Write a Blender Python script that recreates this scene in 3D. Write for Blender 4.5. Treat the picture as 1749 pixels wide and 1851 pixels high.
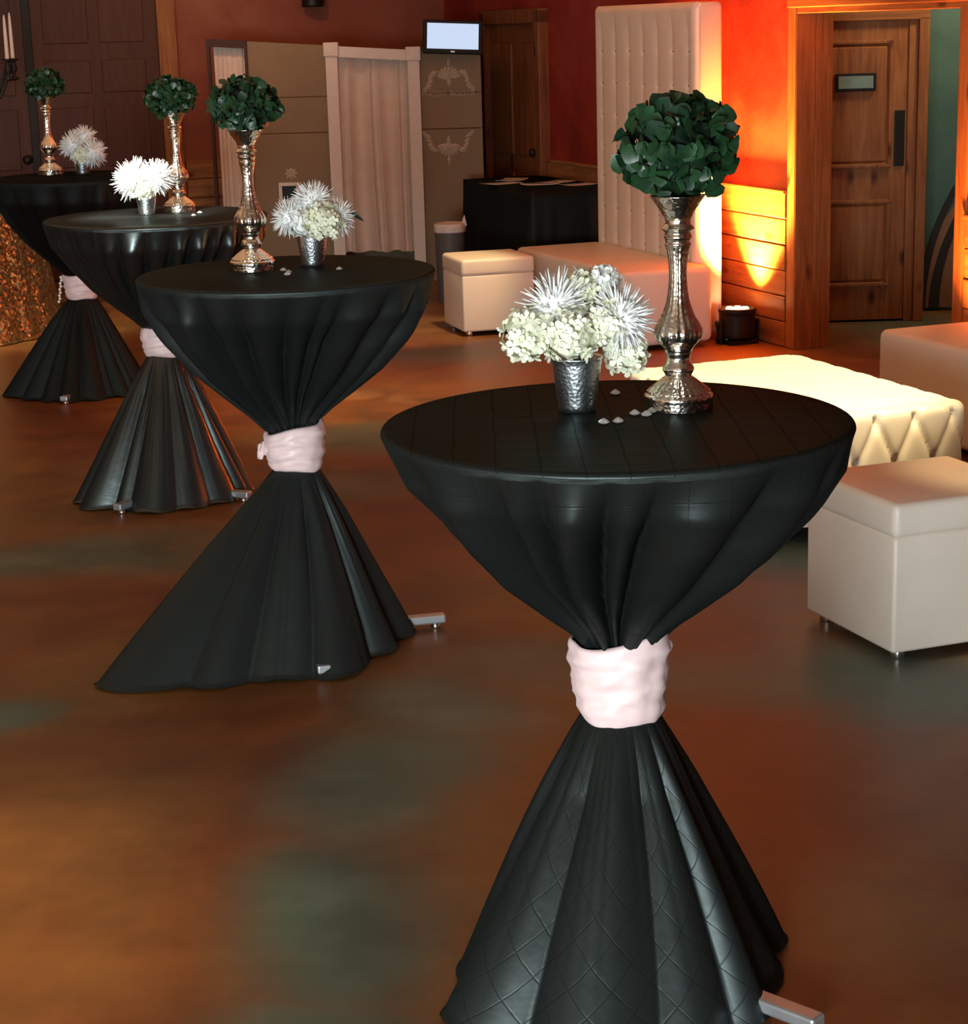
import bpy, bmesh, math, random
from mathutils import Vector, Matrix, noise
R = math.radians
sc = bpy.context.scene
for o in list(bpy.data.objects): bpy.data.objects.remove(o)
COL = sc.collection

# ------------------------------------------------------------------ camera
IW, IH = 1749, 1851
F, PT, RL, CH = 3541.8, R(13.869), R(1.661), 1.767     # focal (px), pitch, roll, height (m)
cd = bpy.data.cameras.new('camera'); cam = bpy.data.objects.new('camera', cd); COL.objects.link(cam)
cd.sensor_fit = 'HORIZONTAL'; cd.sensor_width = 36; cd.lens = 36 * F / IW
U = Vector((1, 0, 0)); VD = Vector((0, -math.sin(PT), -math.cos(PT))); FW = Vector((0, math.cos(PT), -math.sin(PT)))
rt = U * math.cos(RL) + VD * math.sin(RL); dn = -U * math.sin(RL) + VD * math.cos(RL)
M = Matrix((rt, -dn, -FW)).transposed().to_4x4(); M.translation = (0, 0, CH); cam.matrix_world = M
cd.clip_end = 100
sc.camera = cam

def ray(px, py):
    dx, dy = px - IW / 2, py - IH / 2
    return (rt * dx + dn * dy + FW * F) / F
def atz(px, py, z=0.):
    d = ray(px, py); return Vector((0, 0, CH)) + d * ((z - CH) / d.z)
def aty(px, py, Y):
    d = ray(px, py); return Vector((0, 0, CH)) + d * (Y / d.y)

# room frame: a = across (towards the right wall), b = along the right wall
TH = R(20.365); CA, SA = math.cos(TH), math.sin(TH)
def RF(a, b, z=0.): return Vector((a * CA - b * SA, a * SA + b * CA, z))

# ------------------------------------------------------------------ view, world, lights
vs = sc.view_settings
vs.view_transform = 'Standard'; vs.look = 'None'; vs.gamma = 1; vs.use_curve_mapping = False
vs.exposure = 0.0
wd = bpy.data.worlds.new('world'); sc.world = wd; wd.use_nodes = True
wd.node_tree.nodes['Background'].inputs[0].default_value = (.6, .75, 1, 1)
wd.node_tree.nodes['Background'].inputs[1].default_value = .05

def aim(o, d): o.rotation_euler = Vector(d).to_track_quat('-Z', 'Y').to_euler()
def area(name, loc, target, sx, sy, w, col):
    l = bpy.data.lights.new(name, 'AREA'); l.shape = 'RECTANGLE'; l.size = sx; l.size_y = sy; l.energy = w; l.color = col
    o = bpy.data.objects.new(name, l); COL.objects.link(o); o.location = loc; aim(o, Vector(target) - Vector(loc)); return o
def spot(name, loc, target, w, col, deg, blend=.6, rad=.06):
    l = bpy.data.lights.new(name, 'SPOT'); l.energy = w; l.color = col; l.spot_size = R(deg); l.spot_blend = blend; l.shadow_soft_size = rad
    o = bpy.data.objects.new(name, l); COL.objects.link(o); o.location = loc; aim(o, Vector(target) - Vector(loc)); return o
DAY = (.86, .97, 1.0); WARM = (1, .62, .3); YEL = (1, .8, .42)
# daylight lamp at the rear window, guessed and added to supply it (behind the camera)
area('daylight_added_window', RF(-2.35, -1.75, .86), RF(-2.35, 3, .92), 2.7, 1.5, 690, DAY)
# lamps at the ceiling, some of them added fills
area('ambient_fill_panel', RF(1, 9.5, 3.3), RF(1, 9.5, 0), 7, 9, 85, (1, .55, .28))  # unseen panel, added as warm ambient fill
spot('ceiling_spot_lounge', RF(3.7, 4.7, 3.25), RF(3.6, 6.45, .35), 1700, YEL, 27)
spot('ceiling_spot_seat', RF(4.0, 9.6, 3.25), RF(3.75, 10.95, .4), 420, YEL, 22)
spot('ceiling_spot_cube', RF(4.1, 4.6, 3.25), RF(3.55, 4.75, .4), 230, YEL, 20)
T3S = Vector((-1.30, 7.60, 1.2))
spot('ceiling_spot_table', T3S + Vector((-.9, -2.6, 2.05)), T3S, 2600, (1, .95, .84), 9)
spot('ceiling_spot_left', (-1.6, 3.2, 3.2), (-1.35, 3.55, 0), 330, WARM, 40, 1.0)
spot('fill_spot_sequin', (-3.6, 10.2, 3.2), (-3.2, 12, .5), 700, (1, .86, .6), 40, 1.0)  # unseen spot, added to light the sequin cloth
spot('fill_spot_floor', RF(2.2, 9.0, 3.25), RF(2.6, 9.3, 0), 330, (1, .58, .26), 46, 1.0)  # unseen warm spot, added to brighten the floor
spot('fill_spot_back', RF(3.0, 12.6, 3.25), RF(3.6, 15, 1.4), 80, (1, .5, .25), 80, 1.0)  # unseen warm fill, added for the back wall and dark door

# ------------------------------------------------------------------ node helpers
def nodes(name):
    m = bpy.data.materials.new(name); m.use_nodes = True
    nt = m.node_tree; return m, nt, nt.nodes['Principled BSDF']
def N(nt, t, **kw):
    n = nt.nodes.new(t)
    for k, v in kw.items():
        if hasattr(n, k) and k not in n.inputs: setattr(n, k, v)
        else: n.inputs[k].default_value = v
    return n
def L(nt, a, b): nt.links.new(a, b)
def ramp(nt, src, stops, interp='LINEAR'):
    r = nt.nodes.new('ShaderNodeValToRGB'); e = r.color_ramp.elements; r.color_ramp.interpolation = interp
    while len(e) < len(stops): e.new(.5)
    for x, (p, c) in zip(e, stops): x.position = p; x.color = (*c, 1)
    L(nt, src, r.inputs[0]); return r
def bump(nt, h, bs, strength=.3, dist=.01):
    b = N(nt, 'ShaderNodeBump'); b.inputs['Strength'].default_value = strength; b.inputs['Distance'].default_value = dist
    L(nt, h, b.inputs['Height']); L(nt, b.outputs[0], bs.inputs['Normal']); return b
def simple(name, col, rough=.5, metal=0., spec=.5, var=.0, nscale=20, bmp=0, bscale=200, emit=None, es=1, trans=0, sheen=0, coat=0):
    m, nt, b = nodes(name)
    b.inputs['Base Color'].default_value = (*col, 1); b.inputs['Roughness'].default_value = rough
    b.inputs['Metallic'].default_value = metal; b.inputs['Specular IOR Level'].default_value = spec
    if trans: b.inputs['Transmission Weight'].default_value = trans
    if sheen: b.inputs['Sheen Weight'].default_value = sheen
    if coat: b.inputs['Coat Weight'].default_value = coat
    tc = N(nt, 'ShaderNodeTexCoord')
    n = N(nt, 'ShaderNodeTexNoise', Scale=nscale, Detail=4.); L(nt, tc.outputs['Object'], n.inputs['Vector'])
    lo = tuple(c * (1 - var) for c in col); hi = tuple(min(1, c * (1 + var)) for c in col)
    r = ramp(nt, n.outputs[0], [(.3, lo), (.7, hi)]); L(nt, r.outputs[0], b.inputs['Base Color'])
    if bmp:
        n2 = N(nt, 'ShaderNodeTexNoise', Scale=bscale, Detail=3.); L(nt, tc.outputs['Object'], n2.inputs['Vector'])
        bump(nt, n2.outputs[0], b, bmp, .004)
    if emit:
        b.inputs['Emission Color'].default_value = (*emit, 1); b.inputs['Emission Strength'].default_value = es
    return m

# --- stained concrete
def floor_mat():
    m, nt, b = nodes('stained_concrete')
    g = N(nt, 'ShaderNodeNewGeometry')
    n0 = N(nt, 'ShaderNodeTexNoise', Scale=.9, Detail=3.); L(nt, g.outputs['Position'], n0.inputs['Vector'])
    sub = N(nt, 'ShaderNodeVectorMath', operation='SUBTRACT'); L(nt, n0.outputs['Color'], sub.inputs[0]); sub.inputs[1].default_value = (.5, .5, .5)
    mul = N(nt, 'ShaderNodeVectorMath', operation='MULTIPLY'); L(nt, sub.outputs[0], mul.inputs[0]); mul.inputs[1].default_value = (.55, .75, 0)
    wp = N(nt, 'ShaderNodeVectorMath', operation='ADD'); L(nt, g.outputs['Position'], wp.inputs[0]); L(nt, mul.outputs[0], wp.inputs[1])
    nb = N(nt, 'ShaderNodeTexNoise', Scale=.75, Detail=5., Roughness=.55, Distortion=.6); L(nt, g.outputs['Position'], nb.inputs['Vector'])
    rb = ramp(nt, nb.outputs[0], [(.28, (.125, .034, .011)), (.45, (.18, .062, .018)), (.56, (.20, .088, .024)), (.75, (.24, .115, .036))])
    nf = N(nt, 'ShaderNodeTexNoise', Scale=3.2, Detail=7., Roughness=.62); L(nt, g.outputs['Position'], nf.inputs['Vector'])
    rf = ramp(nt, nf.outputs[0], [(.3, (.68, .68, .68)), (.7, (1.25, 1.25, 1.25))])
    mb = N(nt, 'ShaderNodeMix', data_type='RGBA', blend_type='MULTIPLY'); mb.inputs[0].default_value = 1
    L(nt, rb.outputs[0], mb.inputs[6]); L(nt, rf.outputs[0], mb.inputs[7])
    # teal pools, stains and a small spot at the left edge: (photo pixel on the floor, size in metres across / along, strength)
    pools = [(700, 1420, .30, .55, 1.), (600, 1640, .28, .42, 1.), (540, 1830, .25, .3, .9), (800, 1300, .30, .42, .9), (1000, 1200, .4, .3, .6),
             (1400, 1215, .75, .32, 1.), (1680, 1240, .4, .3, .9), (1470, 1010, .45, .38, 1.), (650, 790, .55, .42, .8), (640, 880, .4, .3, .6),
             (110, 1015, .75, .32, .8), (-20, 1280, .16, .2, 1.2), (1720, 610, .6, .7, .9), (1640, 590, .5, .5, .8), (790, 640, .6, .3, .6),
             (300, 990, .4, .3, .5), (1720, 1520, .3, .4, .3), (1600, 1650, .3, .3, .25)]
    acc = None
    for px, py, sx, sy, st in pools:
        c = atz(px, py)
        s = N(nt, 'ShaderNodeVectorMath', operation='SUBTRACT'); L(nt, wp.outputs[0], s.inputs[0]); s.inputs[1].default_value = c
        q = N(nt, 'ShaderNodeVectorMath', operation='DIVIDE'); L(nt, s.outputs[0], q.inputs[0]); q.inputs[1].default_value = (sx, sy, 1)
        ln = N(nt, 'ShaderNodeVectorMath', operation='LENGTH'); L(nt, q.outputs[0], ln.inputs[0])
        mr = N(nt, 'ShaderNodeMapRange', interpolation_type='SMOOTHSTEP'); L(nt, ln.outputs['Value'], mr.inputs[0])
        mr.inputs[1].default_value = .25; mr.inputs[2].default_value = 1.25; mr.inputs[3].default_value = st; mr.inputs[4].default_value = 0
        if acc is None: acc = mr.outputs[0]
        else:
            mx = N(nt, 'ShaderNodeMath', operation='MAXIMUM'); L(nt, acc, mx.inputs[0]); L(nt, mr.outputs[0], mx.inputs[1]); acc = mx.outputs[0]
    cl = N(nt, 'ShaderNodeClamp'); L(nt, acc, cl.inputs[0])
    teal = ramp(nt, nf.outputs[0], [(.3, (.062, .098, .074)), (.55, (.090, .145, .112)), (.8, (.14, .215, .17))])
    mt = N(nt, 'ShaderNodeMix', data_type='RGBA'); L(nt, cl.outputs[0], mt.inputs[0]); L(nt, mb.outputs[2], mt.inputs[6]); L(nt, teal.outputs[0], mt.inputs[7])
    L(nt, mt.outputs[2], b.inputs['Base Color'])
    rr = N(nt, 'ShaderNodeMapRange'); L(nt, nf.outputs[0], rr.inputs[0]); rr.inputs[3].default_value = .30; rr.inputs[4].default_value = .48
    L(nt, rr.outputs[0], b.inputs['Roughness']); b.inputs['Specular IOR Level'].default_value = .34
    n3 = N(nt, 'ShaderNodeTexNoise', Scale=14, Detail=5.); L(nt, g.outputs['Position'], n3.inputs['Vector']); bump(nt, n3.outputs[0], b, .06, .01)
    return m
def plaster(name, c0, c1, c2, sc_=1.6):
    m, nt, b = nodes(name); g = N(nt, 'ShaderNodeNewGeometry')
    n = N(nt, 'ShaderNodeTexNoise', Scale=sc_, Detail=6., Roughness=.6, Distortion=.9); L(nt, g.outputs['Position'], n.inputs['Vector'])
    r = ramp(nt, n.outputs[0], [(.32, c0), (.5, c1), (.68, c2)]); L(nt, r.outputs[0], b.inputs['Base Color'])
    b.inputs['Roughness'].default_value = .65; b.inputs['Specular IOR Level'].default_value = .25
    n2 = N(nt, 'ShaderNodeTexNoise', Scale=9, Detail=6.); L(nt, g.outputs['Position'], n2.inputs['Vector']); bump(nt, n2.outputs[0], b, .15, .02)
    return m
def wood(name, dark, mid, light, axis='Z', rough=.5, knots=True):
    m, nt, b = nodes(name); tc = N(nt, 'ShaderNodeTexCoord'); oi = N(nt, 'ShaderNodeObjectInfo')
    off = N(nt, 'ShaderNodeVectorMath', operation='SCALE'); off.inputs[0].default_value = (7, 13, 5); L(nt, oi.outputs['Random'], off.inputs['Scale'])
    ad = N(nt, 'ShaderNodeVectorMath', operation='ADD'); L(nt, tc.outputs['Object'], ad.inputs[0]); L(nt, off.outputs[0], ad.inputs[1])
    mp = N(nt, 'ShaderNodeMapping'); L(nt, ad.outputs[0], mp.inputs['Vector'])
    s = {'X': (.09, 1, 1), 'Y': (1, .09, 1), 'Z': (1, 1, .09)}[axis]; mp.inputs['Scale'].default_value = s
    n = N(nt, 'ShaderNodeTexNoise', Scale=26, Detail=6., Roughness=.6, Distortion=.7); L(nt, mp.outputs[0], n.inputs['Vector'])
    r = ramp(nt, n.outputs[0], [(.3, dark), (.5, mid), (.72, light)]); out = r.outputs[0]
    if knots:
        mp2 = N(nt, 'ShaderNodeMapping'); L(nt, ad.outputs[0], mp2.inputs['Vector']); mp2.inputs['Scale'].default_value = tuple(v ** .3 for v in s)
        v = N(nt, 'ShaderNodeTexVoronoi', Scale=5.5); L(nt, mp2.outputs[0], v.inputs['Vector'])
        kr = ramp(nt, v.outputs['Distance'], [(.05, (.22, .16, .12)), (.11, (.6, .55, .5)), (.17, (1, 1, 1))])
        mx = N(nt, 'ShaderNodeMix', data_type='RGBA', blend_type='MULTIPLY'); mx.inputs[0].default_value = 1
        L(nt, out, mx.inputs[6]); L(nt, kr.outputs[0], mx.inputs[7]); out = mx.outputs[2]
    L(nt, out, b.inputs['Base Color']); b.inputs['Roughness'].default_value = rough; b.inputs['Specular IOR Level'].default_value = .35
    bump(nt, n.outputs[0], b, .12, .004); return m
def satin(name, col, rough=.42, gl=.045, tuck=0.):
    """black table linen: dark yarn with a soft satin gloss; tuck > 0 adds the pintuck squares stitched in the flat cloth"""
    m, nt, b = nodes(name); nt.nodes.remove(b); out = nt.nodes['Material Output']
    df = N(nt, 'ShaderNodeBsdfDiffuse'); df.inputs[0].default_value = (*col, 1)
    gs = N(nt, 'ShaderNodeBsdfGlossy'); gs.inputs['Color'].default_value = (.86, 1.0, .96, 1); gs.inputs['Anisotropy'].default_value = -.30
    tg = N(nt, 'ShaderNodeTangent'); tg.direction_type = 'RADIAL'; tg.axis = 'Z'; L(nt, tg.outputs[0], gs.inputs['Tangent'])
    mix = N(nt, 'ShaderNodeMixShader'); mix.inputs[0].default_value = gl
    L(nt, df.outputs[0], mix.inputs[1]); L(nt, gs.outputs[0], mix.inputs[2]); L(nt, mix.outputs[0], out.inputs[0])
    uv = N(nt, 'ShaderNodeUVMap'); uv.uv_map = 'flat'
    w = N(nt, 'ShaderNodeTexNoise', Scale=330, Detail=2.); L(nt, uv.outputs[0], w.inputs['Vector'])
    wr = N(nt, 'ShaderNodeMapRange'); L(nt, w.outputs[0], wr.inputs[0]); wr.inputs[3].default_value = rough - .05; wr.inputs[4].default_value = rough + .06
    L(nt, wr.outputs[0], gs.inputs['Roughness'])
    big = N(nt, 'ShaderNodeTexNoise', Scale=11, Detail=3.); L(nt, uv.outputs[0], big.inputs['Vector'])
    amp = N(nt, 'ShaderNodeMath', operation='MULTIPLY'); L(nt, big.outputs[0], amp.inputs[0]); amp.inputs[1].default_value = .6; h = amp.outputs[0]
    if tuck:
        sp = N(nt, 'ShaderNodeSeparateXYZ'); L(nt, uv.outputs[0], sp.inputs[0]); ls = []
        wob = N(nt, 'ShaderNodeMath', operation='MULTIPLY'); L(nt, big.outputs[0], wob.inputs[0]); wob.inputs[1].default_value = .012
        for k in 'XY':
            a1 = N(nt, 'ShaderNodeMath', operation='ADD'); L(nt, sp.outputs[k], a1.inputs[0]); L(nt, wob.outputs[0], a1.inputs[1])
            pp = N(nt, 'ShaderNodeMath', operation='PINGPONG'); L(nt, a1.outputs[0], pp.inputs[0]); pp.inputs[1].default_value = .036
            mr = N(nt, 'ShaderNodeMapRange', interpolation_type='SMOOTHSTEP'); L(nt, pp.outputs[0], mr.inputs[0]); mr.inputs[1].default_value = 0; mr.inputs[2].default_value = .0030; mr.inputs[3].default_value = 1; mr.inputs[4].default_value = 0
            ls.append(mr.outputs[0])
        mx = N(nt, 'ShaderNodeMath', operation='MAXIMUM'); L(nt, ls[0], mx.inputs[0]); L(nt, ls[1], mx.inputs[1])
        sc2 = N(nt, 'ShaderNodeMath', operation='MULTIPLY'); L(nt, mx.outputs[0], sc2.inputs[0]); sc2.inputs[1].default_value = -tuck
        hh = N(nt, 'ShaderNodeMath', operation='ADD'); L(nt, h, hh.inputs[0]); L(nt, sc2.outputs[0], hh.inputs[1]); h = hh.outputs[0]
        mg = N(nt, 'ShaderNodeMapRange'); L(nt, mx.outputs[0], mg.inputs[0]); mg.inputs[3].default_value = gl; mg.inputs[4].default_value = gl * .55; L(nt, mg.outputs[0], mix.inputs[0])
    bp = N(nt, 'ShaderNodeBump'); bp.inputs['Strength'].default_value = .35; bp.inputs['Distance'].default_value = .006; L(nt, h, bp.inputs['Height'])
    L(nt, bp.outputs[0], df.inputs['Normal']); L(nt, bp.outputs[0], gs.inputs['Normal']); return m
def mercury(name):
    m, nt, b = nodes(name); tc = N(nt, 'ShaderNodeTexCoord')
    b.inputs['Metallic'].default_value = 1; b.inputs['Roughness'].default_value = .19
    n = N(nt, 'ShaderNodeTexNoise', Scale=60, Detail=4.); L(nt, tc.outputs['Object'], n.inputs['Vector'])
    r = ramp(nt, n.outputs[0], [(.3, (.80, .72, .60)), (.55, (.95, .90, .80)), (.8, (.98, .95, .90))]); L(nt, r.outputs[0], b.inputs['Base Color'])
    v = N(nt, 'ShaderNodeTexVoronoi', Scale=130); L(nt, tc.outputs['Object'], v.inputs['Vector'])
    bump(nt, v.outputs['Distance'], b, .24, .004); return m
def hammered(name):
    m, nt, b = nodes(name); tc = N(nt, 'ShaderNodeTexCoord')
    b.inputs['Metallic'].default_value = 1; b.inputs['Roughness'].default_value = .32
    v = N(nt, 'ShaderNodeTexVoronoi', Scale=150); L(nt, tc.outputs['Object'], v.inputs['Vector'])
    r = ramp(nt, v.outputs['Distance'], [(0, (.52, .57, .61)), (.6, (.68, .72, .76))]); L(nt, r.outputs[0], b.inputs['Base Color'])
    bump(nt, v.outputs['Distance'], b, .22, .004); return m
def sequins(name):
    m, nt, b = nodes(name); tc = N(nt, 'ShaderNodeTexCoord')
    v = N(nt, 'ShaderNodeTexVoronoi', Scale=75); L(nt, tc.outputs['Object'], v.inputs['Vector'])
    b.inputs['Metallic'].default_value = 1
    r = ramp(nt, v.outputs['Color'], [(0, (.36, .27, .12)), (.5, (.72, .60, .32)), (1, (.95, .88, .62))]); L(nt, r.outputs[0], b.inputs['Base Color'])
    b.inputs['Roughness'].default_value = .28
    s = N(nt, 'ShaderNodeVectorMath', operation='SUBTRACT'); L(nt, v.outputs['Color'], s.inputs[0]); s.inputs[1].default_value = (.5, .5, .5)
    sc2 = N(nt, 'ShaderNodeVectorMath', operation='SCALE'); L(nt, s.outputs[0], sc2.inputs[0]); sc2.inputs['Scale'].default_value = .9
    g = N(nt, 'ShaderNodeNewGeometry'); ad = N(nt, 'ShaderNodeVectorMath', operation='ADD'); L(nt, g.outputs['Normal'], ad.inputs[0]); L(nt, sc2.outputs[0], ad.inputs[1])
    nm = N(nt, 'ShaderNodeVectorMath', operation='NORMALIZE'); L(nt, ad.outputs[0], nm.inputs[0]); L(nt, nm.outputs[0], b.inputs['Normal'])
    return m

MT = dict(
    floor=floor_mat(),
    rust=plaster('rust_plaster', (.18, .017, .010), (.27, .024, .013), (.32, .050, .028)),
    rust_dim=plaster('brown_red_plaster', (.17, .045, .028), (.25, .066, .036), (.30, .105, .06), 1.1),
    beigewall=plaster('plain_plaster', (.30, .2, .13), (.34, .24, .16), (.38, .27, .18)),
    ceil=plaster('ceiling_plaster', (.20, .12, .08), (.22, .14, .09), (.24, .15, .10)),
    teal=plaster('teal_plaster', (.05, .10, .09), (.07, .14, .12), (.09, .17, .145), 1.2),
    plankX=wood('knotty_pine_plank', (.20, .068, .022), (.32, .12, .038), (.42, .18, .06), 'Y'),
    pineZ=wood('knotty_pine_upright', (.20, .068, .020), (.31, .112, .034), (.40, .165, .052), 'Z'),
    pineX=wood('knotty_pine_cross', (.20, .068, .020), (.31, .112, .034), (.40, .165, .052), 'X'),
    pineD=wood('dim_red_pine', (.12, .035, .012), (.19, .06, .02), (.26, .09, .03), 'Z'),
    pineY=wood('knotty_pine_along', (.20, .068, .020), (.31, .112, .034), (.40, .165, .052), 'Y'),
    darkwood=wood('dark_stained_wood', (.060, .020, .012), (.075, .026, .015), (.092, .034, .02), 'Z', .6, False),
    leather=simple('white_leather', (.76, .66, .56), .42, var=.03, nscale=6, bmp=.06, bscale=260),
    chrome=simple('chrome_foot', (.8, .8, .8), .2, 1, var=.05),
    black=simple('black_plastic', (.006, .0055, .0055), .5, spec=.25, var=.2),
    steel=simple('grey_steel', (.48, .50, .52), .4, .75, var=.08),
    sash=simple('pink_satin', (.80, .60, .59), .45, var=.05, nscale=9, sheen=.15, bmp=.08, bscale=30),
    merc=mercury('mercury_glass'), hammer=hammered('hammered_pewter'),
    leaf=simple('boxwood_leaf', (.014, .050, .017), .42, var=.45, nscale=35, spec=.5),
    leaf2=simple('boxwood_leaf_dark', (.009, .032, .014), .40, var=.4, nscale=35, spec=.5),
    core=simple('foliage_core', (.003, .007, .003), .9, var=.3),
    mum=simple('white_petal', (.82, .82, .80), .55, var=.04, nscale=30),
    hyd=simple('cream_green_petal', (.80, .81, .62), .6, var=.10, nscale=40),
    hydw=simple('white_hydrangea_petal', (.84, .86, .83), .6, var=.06, nscale=40),
    stem=simple('green_stem', (.05, .10, .03), .6, var=.3),
    acrylic=simple('clear_acrylic', (.95, .95, .95), .05, trans=.6, var=.02, spec=.8),
    lin1=satin('black_pintuck_satin', (.0078, .0095, .0092), .40, .032, .10), lin2=satin('black_taffeta', (.0080, .0098, .0098), .44, .040),
    lin3=satin('black_satin', (.0070, .0085, .0088), .30, .090), lin4=satin('black_cotton', (.0035, .003, .003), .6, .02),
    tabletop=simple('table_laminate', (.25, .18, .12), .5, var=.1),
    white=simple('white_paint', (.68, .58, .51), .5, var=.04), panel=simple('beige_panel', (.225, .152, .085), .7, var=.06, nscale=3),
    curtain=simple('white_curtain', (.64, .53, .46), .85, var=.05, nscale=12), applique=simple('cream_applique', (.42, .33, .24), .7, var=.08),
    redframe=simple('dark_red_frame', (.045, .014, .009), .7, var=.15), screen=simple('screen_glow', (.02, .02, .02), .3, emit=(.62, .76, .98), es=.92),
    logo=simple('lit_logo', (.3, .3, .3), .4, emit=(.55, .6, .75), es=.6), led=simple('lit_led_lens', (.9, .9, .9), .3, emit=(1, .62, .28), es=14),
    paper=simple('paper', (.55, .45, .38), .8, var=.12, nscale=25), bag=simple('white_bin_liner', (.62, .56, .52), .6, var=.05), bin=simple('grey_bin', (.10, .095, .09), .5, var=.1),
    candle=simple('ivory_wax', (.80, .62, .48), .5, var=.03), iron=simple('black_iron', (.015, .011, .009), .5, .4, var=.2),
    plate=simple('dark_bronze', (.018, .014, .012), .5, .5, var=.1), signglass=simple('frosted_sign', (.22, .33, .30), .35, var=.08), seq=sequins('gold_sequins'),
    pearl=simple('pearl_bead', (.85, .78, .68), .2, var=.03), mural=simple('mural_dark_paint', (.02, .014, .012), .7, var=.1), mural2=simple('mural_tan_paint', (.25, .12, .06), .7, var=.1),
    glass=simple('window_glass', (.8, .85, .85), .1, trans=.9, var=.02),
)

# ------------------------------------------------------------------ mesh helpers
def mesh(name, V, Fc, smooth=True, uv=None):
    me = bpy.data.meshes.new(name); me.from_pydata([tuple(v) for v in V], [], Fc); me.update()
    if smooth: me.polygons.foreach_set('use_smooth', [True] * len(me.polygons))
    if uv:
        lay = me.uv_layers.new(name='flat')
        for l in me.loops: lay.data[l.index].uv = uv[l.vertex_index]
    return me
def obj(name, me, mat=None, parent=None, loc=None, rz=None):
    o = bpy.data.objects.new(name, me); COL.objects.link(o)
    if mat is not None:
        if len(me.materials) == 0: me.materials.append(MT[mat] if isinstance(mat, str) else mat)
    if parent is not None: o.parent = parent
    if loc is not None: o.location = loc
    if rz is not None: o.rotation_euler = (0, 0, rz)
    return o
def tag(o, label, cat, group=None):
    o['label'] = label; o['category'] = cat
    if group: o['group'] = group
    return o
def thing(name, label, cat, loc=(0, 0, 0), rz=0, group=None):
    o = bpy.data.objects.new(name, None); COL.objects.link(o); o.location = loc; o.rotation_euler = (0, 0, rz); o.empty_display_size = .05
    return tag(o, label, cat, group)
def struct(name, me, mat, loc=(0, 0, 0), rz=0):
    o = obj(name, me, mat, None, loc, rz); o['kind'] = 'structure'; return o
def bm_mesh(name, bm, smooth=False):
    bmesh.ops.recalc_face_normals(bm, faces=bm.faces[:])
    me = bpy.data.meshes.new(name); bm.to_mesh(me); bm.free()
    if smooth: me.polygons.foreach_set('use_smooth', [True] * len(me.polygons))
    return me
def box_bm(bm, x0, x1, y0, y1, z0, z1, bev=0, seg=2):
    r = bmesh.ops.create_cube(bm, size=1); vs_ = r['verts']
    for v in vs_: v.co = Vector((x0 + (v.co.x + .5) * (x1 - x0), y0 + (v.co.y + .5) * (y1 - y0), z0 + (v.co.z + .5) * (z1 - z0)))
    if bev:
        es = set(e for v in vs_ for e in v.link_edges)
        bmesh.ops.bevel(bm, geom=list(es), offset=bev, segments=seg, profile=.5, affect='EDGES')
def box(name, x0, x1, y0, y1, z0, z1, bev=0, seg=2, smooth=False):
    bm = bmesh.new(); box_bm(bm, x0, x1, y0, y1, z0, z1, bev, seg); return bm_mesh(name, bm, smooth)
def boxes(name, lst, bev=0):
    bm = bmesh.new()
    for b in lst: box_bm(bm, *b, bev)
    return bm_mesh(name, bm)
def lathe(prof, n=48, rib=None, cap=True):
    V, Fc = [], []
    for i, (r, z) in enumerate(prof):
        for k in range(n):
            t = 2 * math.pi * k / n; rr = r * (1 + (rib(i, t) if rib else 0)); V.append((rr * math.cos(t), rr * math.sin(t), z))
    for i in range(len(prof) - 1):
        for k in range(n): Fc.append((i * n + k, i * n + (k + 1) % n, (i + 1) * n + (k + 1) % n, (i + 1) * n + k))
    if cap:
        Fc.append(tuple(range(n))[::-1]); Fc.append(tuple((len(prof) - 1) * n + k for k in range(n)))
    return V, Fc
def tube_mesh(name, pts, rad, n=8):
    V, Fc = [], []; pts = [Vector(p) for p in pts]
    for i, p_ in enumerate(pts):
        d = (pts[min(i + 1, len(pts) - 1)] - pts[max(i - 1, 0)]).normalized()
        s = d.cross(Vector((0, 0, 1)) if abs(d.z) < .95 else Vector((1, 0, 0))).normalized(); u = s.cross(d)
        r = rad[i] if isinstance(rad, (list, tuple)) else rad
        for k in range(n):
            t = 2 * math.pi * k / n; V.append(p_ + (s * math.cos(t) + u * math.sin(t)) * r)
    for i in range(len(pts) - 1):
        for k in range(n): Fc.append((i * n + k, i * n + (k + 1) % n, (i + 1) * n + (k + 1) % n, (i + 1) * n + k))
    Fc.append(tuple(range(n))[::-1]); Fc.append(tuple((len(pts) - 1) * n + k for k in range(n)))
    return mesh(name, V, Fc)
def smooth_profile(p, k=4):
    """Catmull-Rom through (r, z) points"""
    out = []
    for i in range(len(p) - 1):
        p0, p1, p2, p3 = p[max(i - 1, 0)], p[i], p[i + 1], p[min(i + 2, len(p) - 1)]
        for j in range(k):
            t = j / k
            out.append(tuple(.5 * ((2 * p1[c]) + (-p0[c] + p2[c]) * t + (2 * p0[c] - 5 * p1[c] + 4 * p2[c] - p3[c]) * t * t + (-p0[c] + 3 * p1[c] - 3 * p2[c] + p3[c]) * t ** 3) for c in (0, 1)))
    out.append(p[-1]); return out
def lerp(tab, x):
    if x <= tab[0][0]: return tab[0][1]
    for (a, b), (c, d) in zip(tab, tab[1:]):
        if x <= c: return b + (d - b) * (x - a) / (c - a)
    return tab[-1][1]

# ================================================================== SETTING
WA, WB = 5.355, 15.0            # right wall plane (a) and back wall plane (b)
struct('floor', box('floor', -5.7, 9.5, -2.1, 15.3, -.12, 0), 'floor', rz=TH)
struct('ceiling', box('ceiling', -5.7, 9.5, -2.1, 15.3, 3.4, 3.5), 'ceil', rz=TH)
struct('wall_left', box('wall_left', -5.7, -5.5, -2.1, 15.3, 0, 3.4), 'beigewall', rz=TH)
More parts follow.
